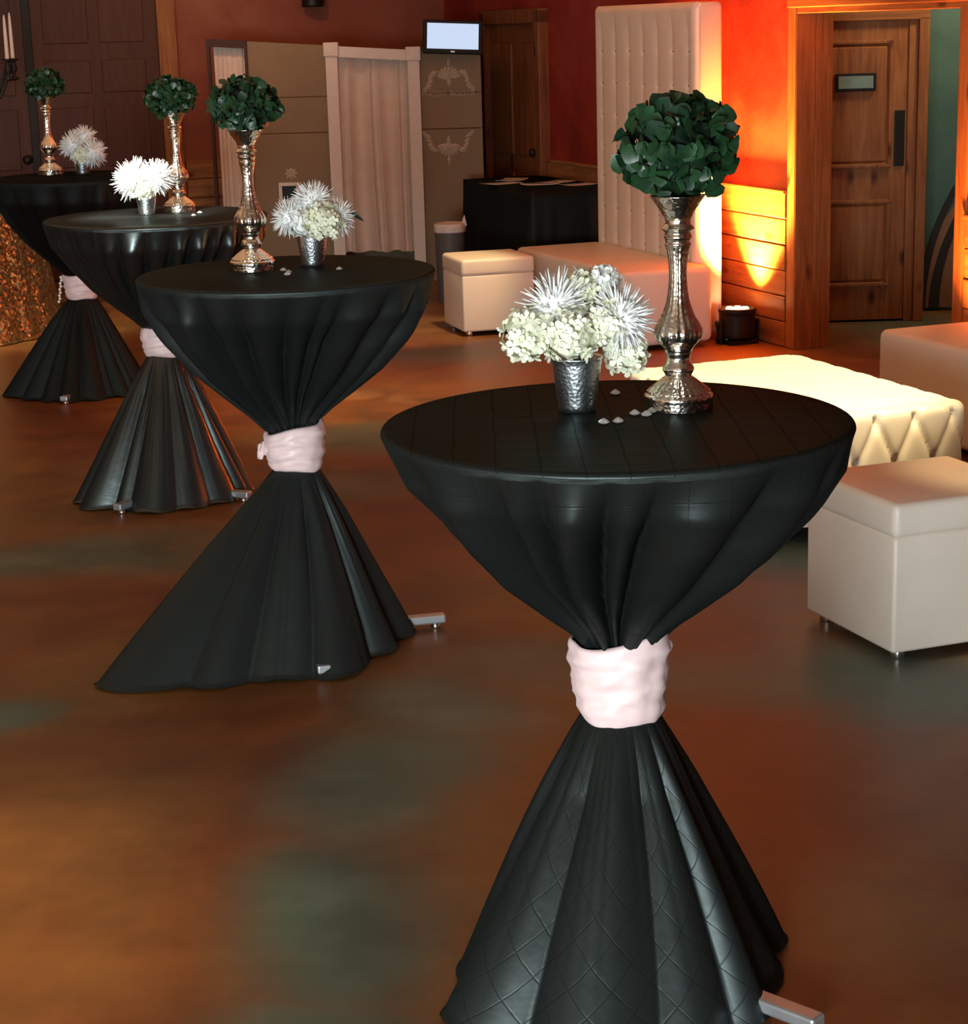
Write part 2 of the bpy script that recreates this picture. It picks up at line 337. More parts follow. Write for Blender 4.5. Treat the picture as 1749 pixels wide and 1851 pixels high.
# unseen rear wall and glazed door behind the camera; low window added for daylight
RB = -2.1
struct('wall_front', boxes('wall_front', [(-5.5, -3.75, RB, RB + .2, 0, 3.4), (-.95, 1.0, RB, RB + .2, 0, 3.4), (2.2, 9.5, RB, RB + .2, 0, 3.4),
       (-3.75, -.95, RB, RB + .2, 0, .08), (-3.75, -.95, RB, RB + .2, 1.66, 3.4), (1.0, 2.2, RB, RB + .2, 2.3, 3.4)]), 'beigewall', rz=TH)
w1 = struct('added_window_1', boxes('added_window_1', [(-3.75, -.95, RB + .1, RB + .2, .08, .11), (-3.75, -.95, RB + .1, RB + .2, 1.62, 1.66), (-3.75, -3.7, RB + .1, RB + .2, .08, 1.66), (-1.0, -.95, RB + .1, RB + .2, .08, 1.66)]), 'darkwood', rz=TH)
obj('pane', box('pane', -3.7, -1.0, RB + .13, RB + .14, .11, 1.62), 'glass', w1)
w2 = struct('door_3', boxes('door_3', [(1.0, 1.08, RB + .1, RB + .2, 0, 2.3), (2.12, 2.2, RB + .1, RB + .2, 0, 2.3), (1.0, 2.2, RB + .1, RB + .2, 2.22, 2.3), (1.08, 2.12, RB + .12, RB + .18, 0, .2)]), 'darkwood', rz=TH)
obj('pane', box('pane', 1.08, 2.12, RB + .13, RB + .14, .2, 2.22), 'glass', w2)

# --- back wall: rust plaster over plank wainscot
WZ = .847; PH = WZ / 6
wb = struct('wall_back', box('wall_back', -5.5, WA + .2, WB, WB + .2, 0, 3.4), 'rust_dim', rz=TH)
for i in range(6):
    a0, a1 = 3.22, WA - .005
    obj('plank', box('plank', a0, a1, WB - .03 + .002 * (i % 2), WB + .002, i * PH + .003, (i + 1) * PH - .003, .004, 1), 'pineX', wb)
# --- right wall with the doorway: plaster, planks, casing
DB0, DB1 = 7.90, 9.405          # doorway along b
FD0, FD1 = 12.98, 13.95         # far door along b
DZ = 1.825
wr = struct('wall_right', boxes('wall_right', [(WA, WA + .2, DB1, WB, 0, 3.4), (WA, WA + .2, -1.9, DB0, 0, 3.4), (WA, WA + .2, DB0, DB1, DZ, 3.4)]), 'rust', rz=TH)
for b0, b1 in ((-1.85, 3.0), (3.0, DB0 - .09), (DB1 + .09, 11.3), (11.3, FD0 - .1), (FD1 + .1, WB - .03)):
    for i in range(6):
        obj('plank', box('plank', WA - .028 + .003 * ((i * 7 + int(b0)) % 2), WA + .002, b0 + .002, b1 - .002, i * PH + .003, (i + 1) * PH - .003, .004, 1), 'plankX', wr)
obj('plank_cap', boxes('plank_cap', [(WA - .04, WA, DB1 + .09, FD0 - .1, WZ - .004, WZ + .016), (WA - .04, WA, -1.85, DB0 - .09, WZ - .004, WZ + .016)], .004), 'plankX', wr)
t1 = struct('trim_1', box('trim_1', WA - .022, WA + .01, DB1, DB1 + .09, 0, DZ + .1, .006), 'pineZ', rz=TH)
obj('casing', box('casing', WA - .022, WA + .01, DB0 - .09, DB0, 0, DZ + .1, .006), 'pineZ', t1)
obj('head_casing', box('head_casing', WA - .026, WA + .01, DB0 - .1, DB1 + .1, DZ, DZ + .11, .006), 'pineY', t1)
obj('jamb', box('jamb', WA - .02, WA + .2, DB1 - .004, DB1 + .01, 0, DZ, .002), 'pineZ', t1)
obj('jamb', box('jamb', WA - .02, WA + .2, DB0 - .01, DB0 + .004, 0, DZ, .002), 'pineZ', t1)
obj('head_jamb', box('head_jamb', WA - .02, WA + .2, DB0, DB1, DZ - .03, DZ + .01, .004), 'pineY', t1)
obj('door_stop', box('door_stop', WA + .09, WA + .13, DB1 - .018, DB1, 0, DZ - .02, .004), 'pineZ', t1)
# far door on the right wall
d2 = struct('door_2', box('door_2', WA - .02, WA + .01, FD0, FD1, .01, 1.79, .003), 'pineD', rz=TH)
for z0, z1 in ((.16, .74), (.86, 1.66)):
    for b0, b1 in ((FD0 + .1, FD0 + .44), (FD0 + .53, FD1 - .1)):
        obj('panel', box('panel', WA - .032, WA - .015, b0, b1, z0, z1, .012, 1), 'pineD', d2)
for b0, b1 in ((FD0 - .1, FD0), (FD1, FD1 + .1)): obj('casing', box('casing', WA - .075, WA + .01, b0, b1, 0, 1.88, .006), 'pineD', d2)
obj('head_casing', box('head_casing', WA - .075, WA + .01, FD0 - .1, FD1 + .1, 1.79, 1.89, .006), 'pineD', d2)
obj('door_knob', mesh('knob', *lathe([(.001, 0), (.012, .0), (.012, .03), (.028, .04), (.03, .055), (.02, .07), (.001, .072)], 16)), 'plate', d2, (WA - .02, FD0 + .06, .9)).rotation_euler = (0, R(-90), 0)
# big dark double door on the back wall
A0, AM, A1 = 1.02, 2.10, 3.06
d1 = struct('door_1', box('door_1', AM + .012, A1, WB - .045, WB + .005, .01, 2.5, .004), 'darkwood', rz=TH)
lf = obj('door_leaf', box('door_leaf', A0, AM - .012, WB - .045, WB + .005, .01, 2.5, .004), 'darkwood', d1)
for x0, x1 in ((A0, AM - .012), (AM + .012, A1)):
    w = x1 - x0
    for z0, z1 in ((.12, .72), (.84, 1.28), (1.38, 1.62), (1.74, 2.36)):
        for k in (0, 1):
            p0 = x0 + .1 + k * (w / 2 - .06); obj('panel', box('panel', p0, p0 + w / 2 - .14, WB - .052, WB - .03, z0, z1, .006, 1), 'darkwood', d1)
for a0 in (A0 - .14, A1): obj('casing', box('casing', a0, a0 + .14, WB - .07, WB + .005, 0, 2.62, .006), 'pineZ', d1)
obj('astragal', box('astragal', AM - .03, AM + .03, WB - .06, WB - .02, .01, 2.5, .004), 'iron', d1)
obj('door_knob', mesh('knob', *lathe([(.001, 0), (.03, .0), (.03, .012), (.014, .016), (.014, .04), (.032, .05), (.034, .066), (.02, .08), (.001, .082)], 18)), 'plate', d1, (AM - .075, WB - .045, .917)).rotation_euler = (R(90), 0, 0)

# hall beyond the doorway: teal wall, pine door in its frame
l_ = bpy.data.lights.new('hall_fill_light', 'POINT'); l_.energy = 62; l_.color = (1, .74, .42); l_.shadow_soft_size = .12  # unseen light, added to brighten the hall
o_ = bpy.data.objects.new('hall_fill_light', l_); COL.objects.link(o_); o_.location = (3.0, 11.2, 2.5)
HY = 11.62
wh = struct('wall_hall', box('wall_hall', 1.9, 4.2, 12.0, 12.1, 0, 3.4), 'teal')
d4 = struct('door_4', box('door_4', 1.80, 2.53, HY, HY + .04, .012, 1.745, .003), 'pineZ')
for z0, z1 in ((.235, .70), (.93, 1.615)):
    pn = obj('panel', box('panel', 1.99, 2.42, HY - .012, HY + .01, z0, z1, .02, 1), 'pineZ', d4)
    obj('moulding', boxes('moulding', [(1.97, 2.44, HY - .016, HY + .005, z0 - .022, z0), (1.97, 2.44, HY - .016, HY + .005, z1, z1 + .022), (1.97, 1.99, HY - .016, HY + .005, z0, z1), (2.42, 2.44, HY - .016, HY + .005, z0, z1)], .004), 'pineZ', d4)
sg = obj('sign', box('sign', 2.105, 2.34, HY - .032, HY - .01, 1.35, 1.452, .004), 'plate', d4); sg['label'] = 'small dark framed door sign'
obj('sign_face', box('sign_face', 2.122, 2.323, HY - .035, HY - .028, 1.367, 1.437), 'signglass', sg)
pp = obj('push_plate', box('push_plate', 2.457, 2.517, HY - .008, HY + .005, .915, 1.235, .004), 'plate', d4); pp['label'] = 'black push plate'
obj('casing', box('casing', 2.53, 2.585, HY - .01, HY + .34, 0, 1.76, .005), 'pineZ', d4)
obj('casing', box('casing', 2.585, 2.645, HY - .03, HY + .37, 0, 1.76, .006), 'pineZ', d4)
obj('head_casing', box('head_casing', 1.74, 2.645, HY - .03, HY + .37, 1.745, 1.86, .006), 'pineX', d4)
obj('casing', box('casing', 1.86, 1.945, HY - .028, HY + .06, 0, 1.76, .006), 'pineZ', d4)
def stripe(cx, w0, bend, mat, y):
    V, Fc = [], []
    for i in range(15):
        t = i / 14; z = .02 + .74 * t; x = cx + bend * t * t; ww = w0 * (1 - .35 * t)
        V += [(x - ww, y, z), (x + ww, y, z), (x + ww, y + .012, z), (x - ww, y + .012, z)]
        if i:
            k = 4 * i
            for j in range(4): Fc.append((k - 4 + j, k - 4 + (j + 1) % 4, k + (j + 1) % 4, k + j))
    Fc += [(0, 3, 2, 1), (56, 57, 58, 59)]
    return mesh('stripe', V, Fc, False)
for cx, w0, bd, mt in ((2.84, .20, .30, 'mural2'), (2.72, .028, .20, 'mural'), (2.80, .032, .24, 'mural'), (2.95, .035, .3, 'mural')):
    obj('mural_stripe', stripe(cx, w0, bd, mt, 11.985 if mt == 'mural2' else 11.978), mt, wh)

# wall can lamp above the booth
wl = thing('wall_lamp', 'black cylinder wall lamp on the rust plaster above the booth', 'lamp', RF(4.256, WB - .1, 0), TH)
obj('lamp_shade', mesh('lamp_shade', *lathe([(.06, 1.965), (.08, 1.96), (.082, 1.97), (.082, 2.2), (.07, 2.215), (.001, 2.215)], 28, cap=False)), 'iron', wl)
obj('bulb', mesh('bulb', *lathe([(.001, 1.965), (.026, 1.97), (.03, 2.0), (.02, 2.1), (.012, 2.2)], 16)), 'chrome', wl)
obj('bracket', box('bracket', -.02, .02, .07, .1, 2.05, 2.13), 'iron', wl)

# ================================================================== TABLES, CLOTHS, SASHES
D = .855
def fold_fn(seed, n, sharp=.8, env=.0):
    """irregular pleats round the circle: rounded ridges, narrow valleys; returns about -.6 .. .4"""
    rnd = random.Random(seed); ws = [rnd.uniform(.45, 1.7) for _ in range(n)]; S = sum(ws); acc = 0; off = rnd.random()
    edges = []
    for w in ws: edges.append((acc / S, (acc + w) / S, rnd.uniform(.35, 1.0) * (w / S * n) ** .5)); acc += w
    e1, e2 = rnd.uniform(0, 6.28), rnd.uniform(0, 6.28)
    def f(t):
        u = (t / (2 * math.pi) + off) % 1
        for a, b, h in edges:
            if u <= b:
                q = (u - a) / (b - a); m_ = 1 - env * (.5 + .5 * math.sin(2 * t + e1)) * (.6 + .4 * math.sin(3 * t + e2))
                return (h * math.sin(math.pi * q) ** sharp - .6) * m_
        return -.6
    return f
def cloth(name, c, zt, zs, rw, bottom, seed, mat, nf_up=26, nf_lo=18, up_amp=.16, lo_amp=.10, twist=.15, tilt=(0, 0)):
    """c centre, zt table height, zs = (top, bottom) of the gather, bottom = [(angle deg, radius)]"""
    n = 384; R0 = D / 2; V, UV, Fc = [], [], []
    fu, fl, fm, f2 = fold_fn(seed, nf_up, .8, .55), fold_fn(seed + 1, nf_lo, .9, .3), fold_fn(seed + 2, 7, 1.0), fold_fn(seed + 3, nf_up * 2)
    bt = sorted(((a % 360), r) for a, r in bottom); bt = [(bt[-1][0] - 360, bt[-1][1])] + bt + [(bt[0][0] + 360, bt[0][1])]
    up = [(0, 1), (.2, .955), (.42, .80), (.62, .62), (.8, .405), (.9, .28), (.97, .21), (1, rw / R0)]
    rows = []
    for k in range(15): rows.append(('top', k / 14))
    for k in range(1, 6): rows.append(('edge', k / 5))
    for k in range(1, 45): rows.append(('up', k / 44))
    for k in range(1, 9): rows.append(('waist', k / 8))
    for k in range(1, 49): rows.append(('lo', k / 48))
    s = 0
    er = .010
    for i, (kind, t) in enumerate(rows):
        for k in range(n):
            th = 2 * math.pi * k / n
            if kind == 'top':
                r, z = (R0 - er) * t, zt; s = r
            elif kind == 'edge':
                r, z = R0 - er + er * math.sin(t * math.pi / 2), zt - er + er * math.cos(t * math.pi / 2); s = R0 - er + t * er * 1.5
            elif kind == 'up':
                z = zt - er + (zs[0] - zt + er) * t; base = lerp(up, t) * R0
                tw = twist * t * (1 + .6 * math.sin(2 * th + seed))
                a = up_amp * min(1, t * 2.8) ** 1.3 * (1 - .65 * t ** 8)
                r = base + a * (.16 * base + .018) * fu(th + tw) + .018 * math.sin(math.pi * t) * fm(th + .5) + a * .007 * t * t * f2(th - tw)
                r = max(r, rw * .72); s = R0 + t * .58
                z += (tilt[0] * math.cos(th) + tilt[1] * math.sin(th)) * t * t
            elif kind == 'waist':
                z = zs[0] + (zs[1] - zs[0]) * t; r = rw * (1 - .12 * t) + .004 * fu(th + twist); s = R0 + .58 + .13 * t
                z += (tilt[0] * math.cos(th) + tilt[1] * math.sin(th)) * (1 - t)
            else:
                rb = lerp(bt, math.degrees(th) % 360); z = zs[1] * (1 - t)
                base = rw * .88 + (rb - rw * .88) * (t ** .92); a = lo_amp * min(1, t * 4)
                r = base + a * (.16 * base + .016) * fl(th + .12 * math.sin(2 * th + seed) * t) + a * .006 * (1 - t) * f2(th) + .008 * t * math.sin(5 * th + 3 * t + seed)
                drop = max(0, t - .97) / .03
                z = max(.004 + .006 * (1 + math.sin(13 * th + seed)) * .5, z); s = R0 + .71 + .68 * t
            if kind in ('top', 'edge'): z += .0
            V.append((r * math.cos(th), r * math.sin(th), z))
            tb = (th - math.pi / 2) % (2 * math.pi)                     # seam at the back
            if kind in ('top', 'edge'): UV.append((s * math.cos(th), s * math.sin(th)))
            elif kind == 'up': UV.append((R0 * .95 * tb, s))
            else: UV.append(((.42 * tb + s) * .7071, (.42 * tb - s) * .7071))
    for i in range(1, len(rows) - 1):
        for k in range(n): Fc.append((i * n + k, (i + 1) * n + k, (i + 1) * n + (k + 1) % n, i * n + (k + 1) % n))
    for k in range(n): Fc.append((0, n + k, n + (k + 1) % n))
    # merge the degenerate centre ring
    me = mesh('tablecloth', V, Fc, True, UV)
    o = obj('tablecloth', me, mat, None, (c[0], c[1], 0)); return o
def sash(c, zs, rw, seed, tilt=(0, 0), tail=None, nub=None, grow=.012):
    rnd = random.Random(seed); n, m_ = 96, 26; V, Fc = [], []
    ph = [rnd.uniform(0, 6.28) for _ in range(6)]
    for i in range(m_ + 1):
        t = i / m_
        for k in range(n):
            th = 2 * math.pi * k / n
            zz = zs[0] + .008 + (zs[1] - zs[0] - .016) * t
            ed = min(t, 1 - t)
            r = rw * (1 - .22 * t) + grow * min(1, ed * 7) ** .5 + .004
            # soft wraps that droop and cross
            w1_ = math.sin(15 * t + 1.5 * math.sin(th + ph[0]) + .8 * math.sin(2 * th + ph[5]) + ph[1]); w2_ = math.sin(9 * t - 1.9 * math.sin(th + ph[2]) + ph[3])
            r += (.0042 * (1 - abs(w1_) ** .7) + .006 * (1 - abs(w2_) ** .6) - .003) * min(1, ed * 6) + .005 * noise.noise(Vector((math.cos(th) * 2.2, math.sin(th) * 2.2, t * 4 + seed)))
            zz += (tilt[0] * math.cos(th) + tilt[1] * math.sin(th)) * (1 - t) + (tilt[0] * -.3 * math.cos(th)) * t + .004 * math.sin(3 * th + ph[4])
            V.append((r * math.cos(th), r * math.sin(th), zz))
    for i in range(m_):
        for k in range(n): Fc.append((i * n + k, i * n + (k + 1) % n, (i + 1) * n + (k + 1) % n, (i + 1) * n + k))
    me = mesh('sash', V, Fc); o = obj('sash', me, 'sash', None, (c[0], c[1], 0))
    md = o.modifiers.new('thick', 'SOLIDIFY'); md.thickness = .006; md.offset = -1
    if tail:      # loose ruffled end: angle, length, z
        ang, ln, z0, hh = tail; V, Fc = [], []
        for i in range(13):
            t = i / 12
            for j in range(7):
                u = j / 6 - .5; rr = rw + .004 + ln * t; aa = ang + .5 * (1 - t) * 0
                off = .012 * math.sin(7 * t + 5 * u) * (1 - .2 * t) + .006 * math.sin(14 * t + 3)
                V.append((rr * math.cos(aa) - off * math.sin(aa), rr * math.sin(aa) + off * math.cos(aa), z0 + u * hh * (1 - .25 * t) * (1 + .25 * math.sin(9 * t)) - .02 * t))
        for i in range(12):
            for j in range(6): Fc.append((i * 7 + j, i * 7 + j + 1, (i + 1) * 7 + j + 1, (i + 1) * 7 + j))
        tl = obj('sash_end', mesh('sash_end', V, Fc), 'sash', o); md = tl.modifiers.new('thick', 'SOLIDIFY'); md.thickness = .005
    return o
def table(c, zt, ang, label, rads):
    t = thing('cocktail_table', label, 'table', (c[0], c[1], 0), 0, 'draped cocktail tables')
    obj('tabletop', mesh('tabletop', *lathe([(D / 2 - .035, zt - .024), (D / 2 - .024, zt - .02), (D / 2 - .024, zt - .008), (D / 2 - .03, zt - .004)], 64)), 'tabletop', t)
    obj('column', mesh('column', *lathe([(.05, .03), (.04, .05), (.038, .1), (.038, zt - .06), (.06, zt - .045), (.06, zt - .03)], 24)), 'steel', t)
    for k, rad in enumerate(rads):
        a = ang + k * math.pi / 2
        lg = obj('leg', box('leg', .03, rad, -.02, .02, .016, .042, .006), 'steel', t); lg.rotation_euler = (0, 0, a)
        obj('glide', mesh('glide', *lathe([(.014, 0), (.016, .004), (.012, .018)], 14)), 'chrome', lg, (rad - .03, 0, 0))
    return t
TB = [((.244, 3.483), 1.07), ((-.547, 5.62), 1.105), ((-1.23, 7.60), 1.10), ((-2.02, 10.0), 1.10)]
def dirang(c, px, py, z=.02):
    p_ = atz(px, py, z); return math.atan2(p_.y - c[1], p_.x - c[0])
table(*TB[0], R(-44), 'round cocktail table under the black pintuck cloth with squares', (.455, .28, .28, .30))
table(*TB[1], R(-77), 'round cocktail table under the plain cloth that trails a long corner on the floor', (.39, .43, .28, .32))
table(*TB[2], R(-118), 'round cocktail table under the shiny pleated black satin cloth', (.365, .365, .36, .33))
table(*TB[3], R(-100), 'round cocktail table under the dull black cloth by the gold sequin table', (.36, .34, .34, .36))
c1 = cloth('tablecloth', *TB[0], (.655, .515), .080, [(-168, .33), (-150, .42), (-120, .40), (-90, .38), (-60, .36), (-41, .355), (-10, .32), (48, .33), (90, .34), (138, .33), (170, .31)], 11, 'lin1', 17, 10, 2.0, 1.0, .1)
tag(c1, 'black pintuck satin tablecloth stitched in squares, gathered by a thick wrapped pink sash', 'tablecloth', 'black tablecloths')
c2 = cloth('tablecloth', *TB[1], (.655, .535), .072, [(-146, .72), (-128, .58), (-108, .45), (-96, .40), (-80, .42), (-56, .33), (0, .30), (22, .31), (90, .33), (180, .38), (200, .5)], 23, 'lin2', 24, 15, 1.75, .85, .12, (.02, 0))
tag(c2, 'plain black tablecloth with a long corner trailing over the floor', 'tablecloth', 'black tablecloths')
c3 = cloth('tablecloth', *TB[2], (.665, .57), .070, [(-155, .40), (-128, .35), (-76, .31), (25, .31), (41, .35), (90, .36), (180, .37)], 37, 'lin3', 38, 14, 1.5, .9, .12)
tag(c3, 'shiny black satin tablecloth with tight bright pleats under the rim', 'tablecloth', 'black tablecloths')
c4 = cloth('tablecloth', *TB[3], (.60, .49), .078, [(-172, .40), (-130, .35), (-96, .31), (-58, .29), (53, .35), (120, .35)], 51, 'lin4', 26, 16, .9, .8, .12)
tag(c4, 'dull black tablecloth beside the gold sequin table', 'tablecloth', 'black tablecloths')
s1 = sash(TB[0][0], (.66, .515), .080, 5, (.012, 0), grow=.008); tag(s1, 'thick pale pink satin sash wrapped round the pintuck cloth', 'sash', 'pink sashes')
nb = mesh('knot', *lathe([(.001, -.012), (.008, -.010), (.012, 0), (.008, .010), (.001, .012)], 14)); nb = obj('knot', nb, 'sash', s1, (.088, -.012, .645))
s2 = sash(TB[1][0], (.645, .54), .072, 9, (.016, 0), (R(195), .035, .605, .05)); tag(s2, 'twisted pale pink sash with a loose ruffled end on the trailing cloth', 'sash', 'pink sashes')
s3 = sash(TB[2][0], (.665, .572), .070, 13); tag(s3, 'bright pale pink sash round the shiny pleated cloth', 'sash', 'pink sashes')
s4 = sash(TB[3][0], (.60, .495), .078, 17, grow=.008); tag(s4, 'dusky pink sash round the cloth by the gold sequin table', 'sash', 'pink sashes')
# beads hanging by the far sash
bd = thing('bead_strand', 'strand of pearl beads hanging beside the dusky pink sash', 'beads', (TB[3][0][0] - .095, TB[3][0][1] - .03, 0))
bms = mesh('bead', *lathe([(.0005, -.008), (.005, -.006), (.008, 0), (.005, .006), (.0005, .008)], 10))
for i in range(9):
    obj('bead', bms, 'pearl', bd, (-.004 * i * .6 + .004 * (i % 2), 0, .598 - i * .0155))

# ------------------------------------------------------------------ candlesticks
CP = [(280, 1770), (279, 1700), (281, 1668), (276, 1648), (258, 1634), (254, 1616), (236, 1602), (200, 1572), (150, 1532), (104, 1496), (112, 1478), (127, 1452), (127, 1434), (118, 1412), (98, 1380), (94, 1348), (106, 1308), (112, 1284), (136, 1252),
      (180, 1202), (195, 1155), (192, 1120), (175, 1080), (140, 1018), (110, 950), (90, 880), (78, 800), (70, 715), (70, 640), (76, 560), (90, 480), (100, 452), (105, 436), (98, 420), (103, 398), (112, 378), (103, 344), (130, 316), (128, 304), (104, 276), (103, 238), (112, 224), (136, 178), (172, 122), (205, 76), (222, 50)]
SCL = .2285e-3
def candlestick(pos, label, s=1.):
    t = thing('candlestick', label, 'candlestick', pos, 0, 'mercury glass candlesticks')
    t.scale = (s, s, s)
    pr = [(r * SCL, (1770 - y) * SCL) for r, y in CP]
    ib = 9; iu = 31; ic = 40
    def mk(name, seg, ribn, amp, lo=0, hi=1, cap=True):
        pf = smooth_profile(seg, 4)
        def rib(i, t_):
            q = i / (len(pf) - 1); return amp * math.cos(ribn * t_) if lo < q < hi else 0
        return obj(name, mesh(name, *lathe(pf, 120, rib, cap)), 'merc', t)
    mk('base', pr[:ib + 1], 30, .020, .45, .92)
    mk('knop', pr[ib:17], 30, 0)
    mk('stem', pr[16:iu + 1], 18, .022, .2, .97)
    mk('collar', pr[iu:ic + 1], 18, 0)
    # open cup with an inner wall
    cup = smooth_profile(pr[ic:], 4); inner = [(r - .0022, z) for r, z in reversed(cup)][:-3] + [(.001, cup[3][1] + .004)]
    obj('cup', mesh('cup', *lathe(cup + inner, 72, None, False)), 'merc', t)
    return t
CS = [(atz(1226, 738, 1.07), 1.0), (atz(457, 489, 1.105), 1.02), (atz(325, 382, 1.10), .97), (atz(92, 316, 1.10), 1.0)]
CL = ['tall mercury glass candlestick on the black pintuck tablecloth', 'tall mercury glass candlestick on the cloth with the trailing corner',
      'tall mercury glass candlestick behind the glowing white bouquet on the shiny pleated cloth', 'tall mercury glass candlestick on the dull black cloth by the gold sequin table']
for (p_, s_), l_ in zip(CS, CL): candlestick(p_, l_, s_)

# ------------------------------------------------------------------ foliage and flowers
def leaf_mesh(seed, ln=.034, wd_=.0155):
    rnd = random.Random(seed); V, Fc = [], []; cup, curl = rnd.uniform(.1, .5), rnd.uniform(-.1, .45)
    for i in range(6):
        t = i / 5; w = wd_ * (math.sin(math.pi * min(1, t * .78 + .04) ** 1.5) ** .8 if 0 < t < 1 else (.18 if t == 0 else .42))
        y = ln * t; z0 = -curl * ln * t * t
        for j in (-1, 0, 1): V.append((w * j, y + (.0 if j == 0 else -.001), z0 + cup * w * abs(j) + .0014 * rnd.uniform(-1, 1)))
    for i in range(5):
        for j in range(2): Fc.append((i * 3 + j, i * 3 + j + 1, (i + 1) * 3 + j + 1, (i + 1) * 3 + j))
    return V, Fc
def petal_mesh(seed, ln=1., w=.036):
    """thin quilled petal along +Y of unit length"""
    rnd = random.Random(seed); V, Fc = [], []; cv = rnd.uniform(-.10, .22)
    for i in range(5):
        t = i / 4; r = w * (.55 + .6 * math.sin(math.pi * t * .8)) * (1 if t < 1 else .35)
        for k in range(4):
            a = k * math.pi / 2; V.append((r * math.cos(a), ln * t, r * .7 * math.sin(a) + cv * t * t))
    for i in range(4):
        for k in range(4): Fc.append((i * 4 + k, i * 4 + (k + 1) % 4, (i + 1) * 4 + (k + 1) % 4, (i + 1) * 4 + k))
    Fc.append((16, 17, 18, 19)); return V, Fc
def floret_mesh(seed, r=.0095):
    rnd = random.Random(seed); V, Fc = [], []
    for q in range(4):
        a = q * math.pi / 2 + rnd.uniform(-.12, .12); up = rnd.uniform(.1, .6); b0 = len(V)
        pts = [(0, 0, 0), (.55, -.42, .12), (1.0, -.40, .2), (1.2, 0, .3), (1.0, .40, .2), (.55, .42, .12), (.7, 0, .02)]
        for x, y, z in pts:
            xx, yy, zz = x * r, y * r, (z * up + .25 * up * x * x) * r
            V.append((xx * math.cos(a) - yy * math.sin(a), xx * math.sin(a) + yy * math.cos(a), zz))
        Fc += [(b0, b0 + 1, b0 + 6), (b0 + 1, b0 + 2, b0 + 6), (b0 + 2, b0 + 3, b0 + 6), (b0 + 3, b0 + 4, b0 + 6), (b0 + 4, b0 + 5, b0 + 6), (b0 + 5, b0, b0 + 6)]
    return V, Fc
LEAFS = [leaf_mesh(i) for i in range(8)]; PETS = [petal_mesh(i) for i in range(5)]; FLOS = [floret_mesh(i) for i in range(6)]
_cache = {}
def scatter(parent, name, kind, variants, mats, items, joined):
    """items: (variant, matrix); one object each, or one joined part for far small ones"""
    if not joined:
        for q, (v, mx) in enumerate(items):
            mt = mats[q % len(mats)]; key = (kind, v, mt)
            if key not in _cache: _cache[key] = mesh(name, *variants[v])
            o = obj(name, _cache[key], mt, parent); o.matrix_local = mx
    else:
        V, Fc = [], []
        for v, mx in items:
            b0 = len(V); V += [mx @ Vector(p_) for p_ in variants[v][0]]; Fc += [tuple(i + b0 for i in f) for f in variants[v][1]]
        o = obj(name + 's' if not name.endswith('s') else name, mesh(name, V, Fc), mats[0], parent); o['kind'] = 'stuff'
def basis(y, roll, loc, s):
    """matrix with local +Y along y, scaled s"""
    y = Vector(y).normalized(); x = y.cross(Vector((0, 0, 1)) if abs(y.z) < .9 else Vector((1, 0, 0))).normalized(); z = x.cross(y)
    x2 = x * math.cos(roll) + z * math.sin(roll); z2 = x2.cross(y)
    m_ = Matrix((x2 * (s if isinstance(s, float) else s[0]), y * (s if isinstance(s, float) else s[1]), z2 * (s if isinstance(s, float) else s[0]))).transposed().to_4x4(); m_.translation = loc; return m_
def zbasis(nrm, spin, loc, s):
    z = Vector(nrm).normalized(); x = z.cross(Vector((0, 0, 1)) if abs(z.z) < .9 else Vector((1, 0, 0))).normalized(); y = z.cross(x)
    x2 = x * math.cos(spin) + y * math.sin(spin); y2 = z.cross(x2)
    m_ = Matrix((x2 * s, y2 * s, z * s)).transposed().to_4x4(); m_.translation = loc; return m_
def fib(n, i):
    z = 1 - 2 * (i + .5) / n; a = i * 2.399963; r = math.sqrt(max(0, 1 - z * z)); return Vector((r * math.cos(a), r * math.sin(a), z))
def topiary(c, rx, rz, label, seed, n, ls, joined):
    kc = .66
    rnd = random.Random(seed); t = thing('topiary_ball', label, 'greenery', c, 0, 'boxwood topiary balls')
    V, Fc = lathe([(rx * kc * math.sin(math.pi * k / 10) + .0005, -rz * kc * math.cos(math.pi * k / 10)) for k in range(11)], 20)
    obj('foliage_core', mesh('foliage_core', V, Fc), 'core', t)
    items = []
    for i in range(n):
        d = fib(n, i); d = (d + Vector([rnd.uniform(-.12, .12) for _ in range(3)])).normalized()
        if d.z < -.93: continue
        k = rnd.uniform(.60, .84); loc = Vector((d.x * rx * k, d.y * rx * k, d.z * rz * k))
        tg = d.cross(Vector([rnd.uniform(-1, 1) for _ in range(3)])).normalized(); al = R(rnd.uniform(15, 72))
        dr = d * math.cos(al) + tg * math.sin(al); roll = rnd.uniform(0, 6.28)
        # choose the roll that turns the blade outwards
        best = max((basis(dr, roll + q * 1.57, loc, ls * rnd.uniform(.75, 1.2)) for q in range(4)), key=lambda m_: (m_.to_3x3() @ Vector((0, 0, 1))).normalized().dot(d))
        items.append((rnd.randrange(8), best))
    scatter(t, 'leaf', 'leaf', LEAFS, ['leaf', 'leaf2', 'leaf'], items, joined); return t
# balls sit in the candlestick cups
def ball_at(k, px, py):
    p_, s_ = CS[k]; q = aty(px, py, p_.y); return Vector((p_.x * .5 + q.x * .5, p_.y, q.z))
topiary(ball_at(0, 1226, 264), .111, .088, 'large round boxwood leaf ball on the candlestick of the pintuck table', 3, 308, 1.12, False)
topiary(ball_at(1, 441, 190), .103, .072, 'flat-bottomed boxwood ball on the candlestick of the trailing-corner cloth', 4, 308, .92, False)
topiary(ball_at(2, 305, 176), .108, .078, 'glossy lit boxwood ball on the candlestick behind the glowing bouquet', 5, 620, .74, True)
topiary(ball_at(3, 82, 153), .106, .082, 'dark boxwood ball on the candlestick before the big dark double door', 6, 620, .74, True)

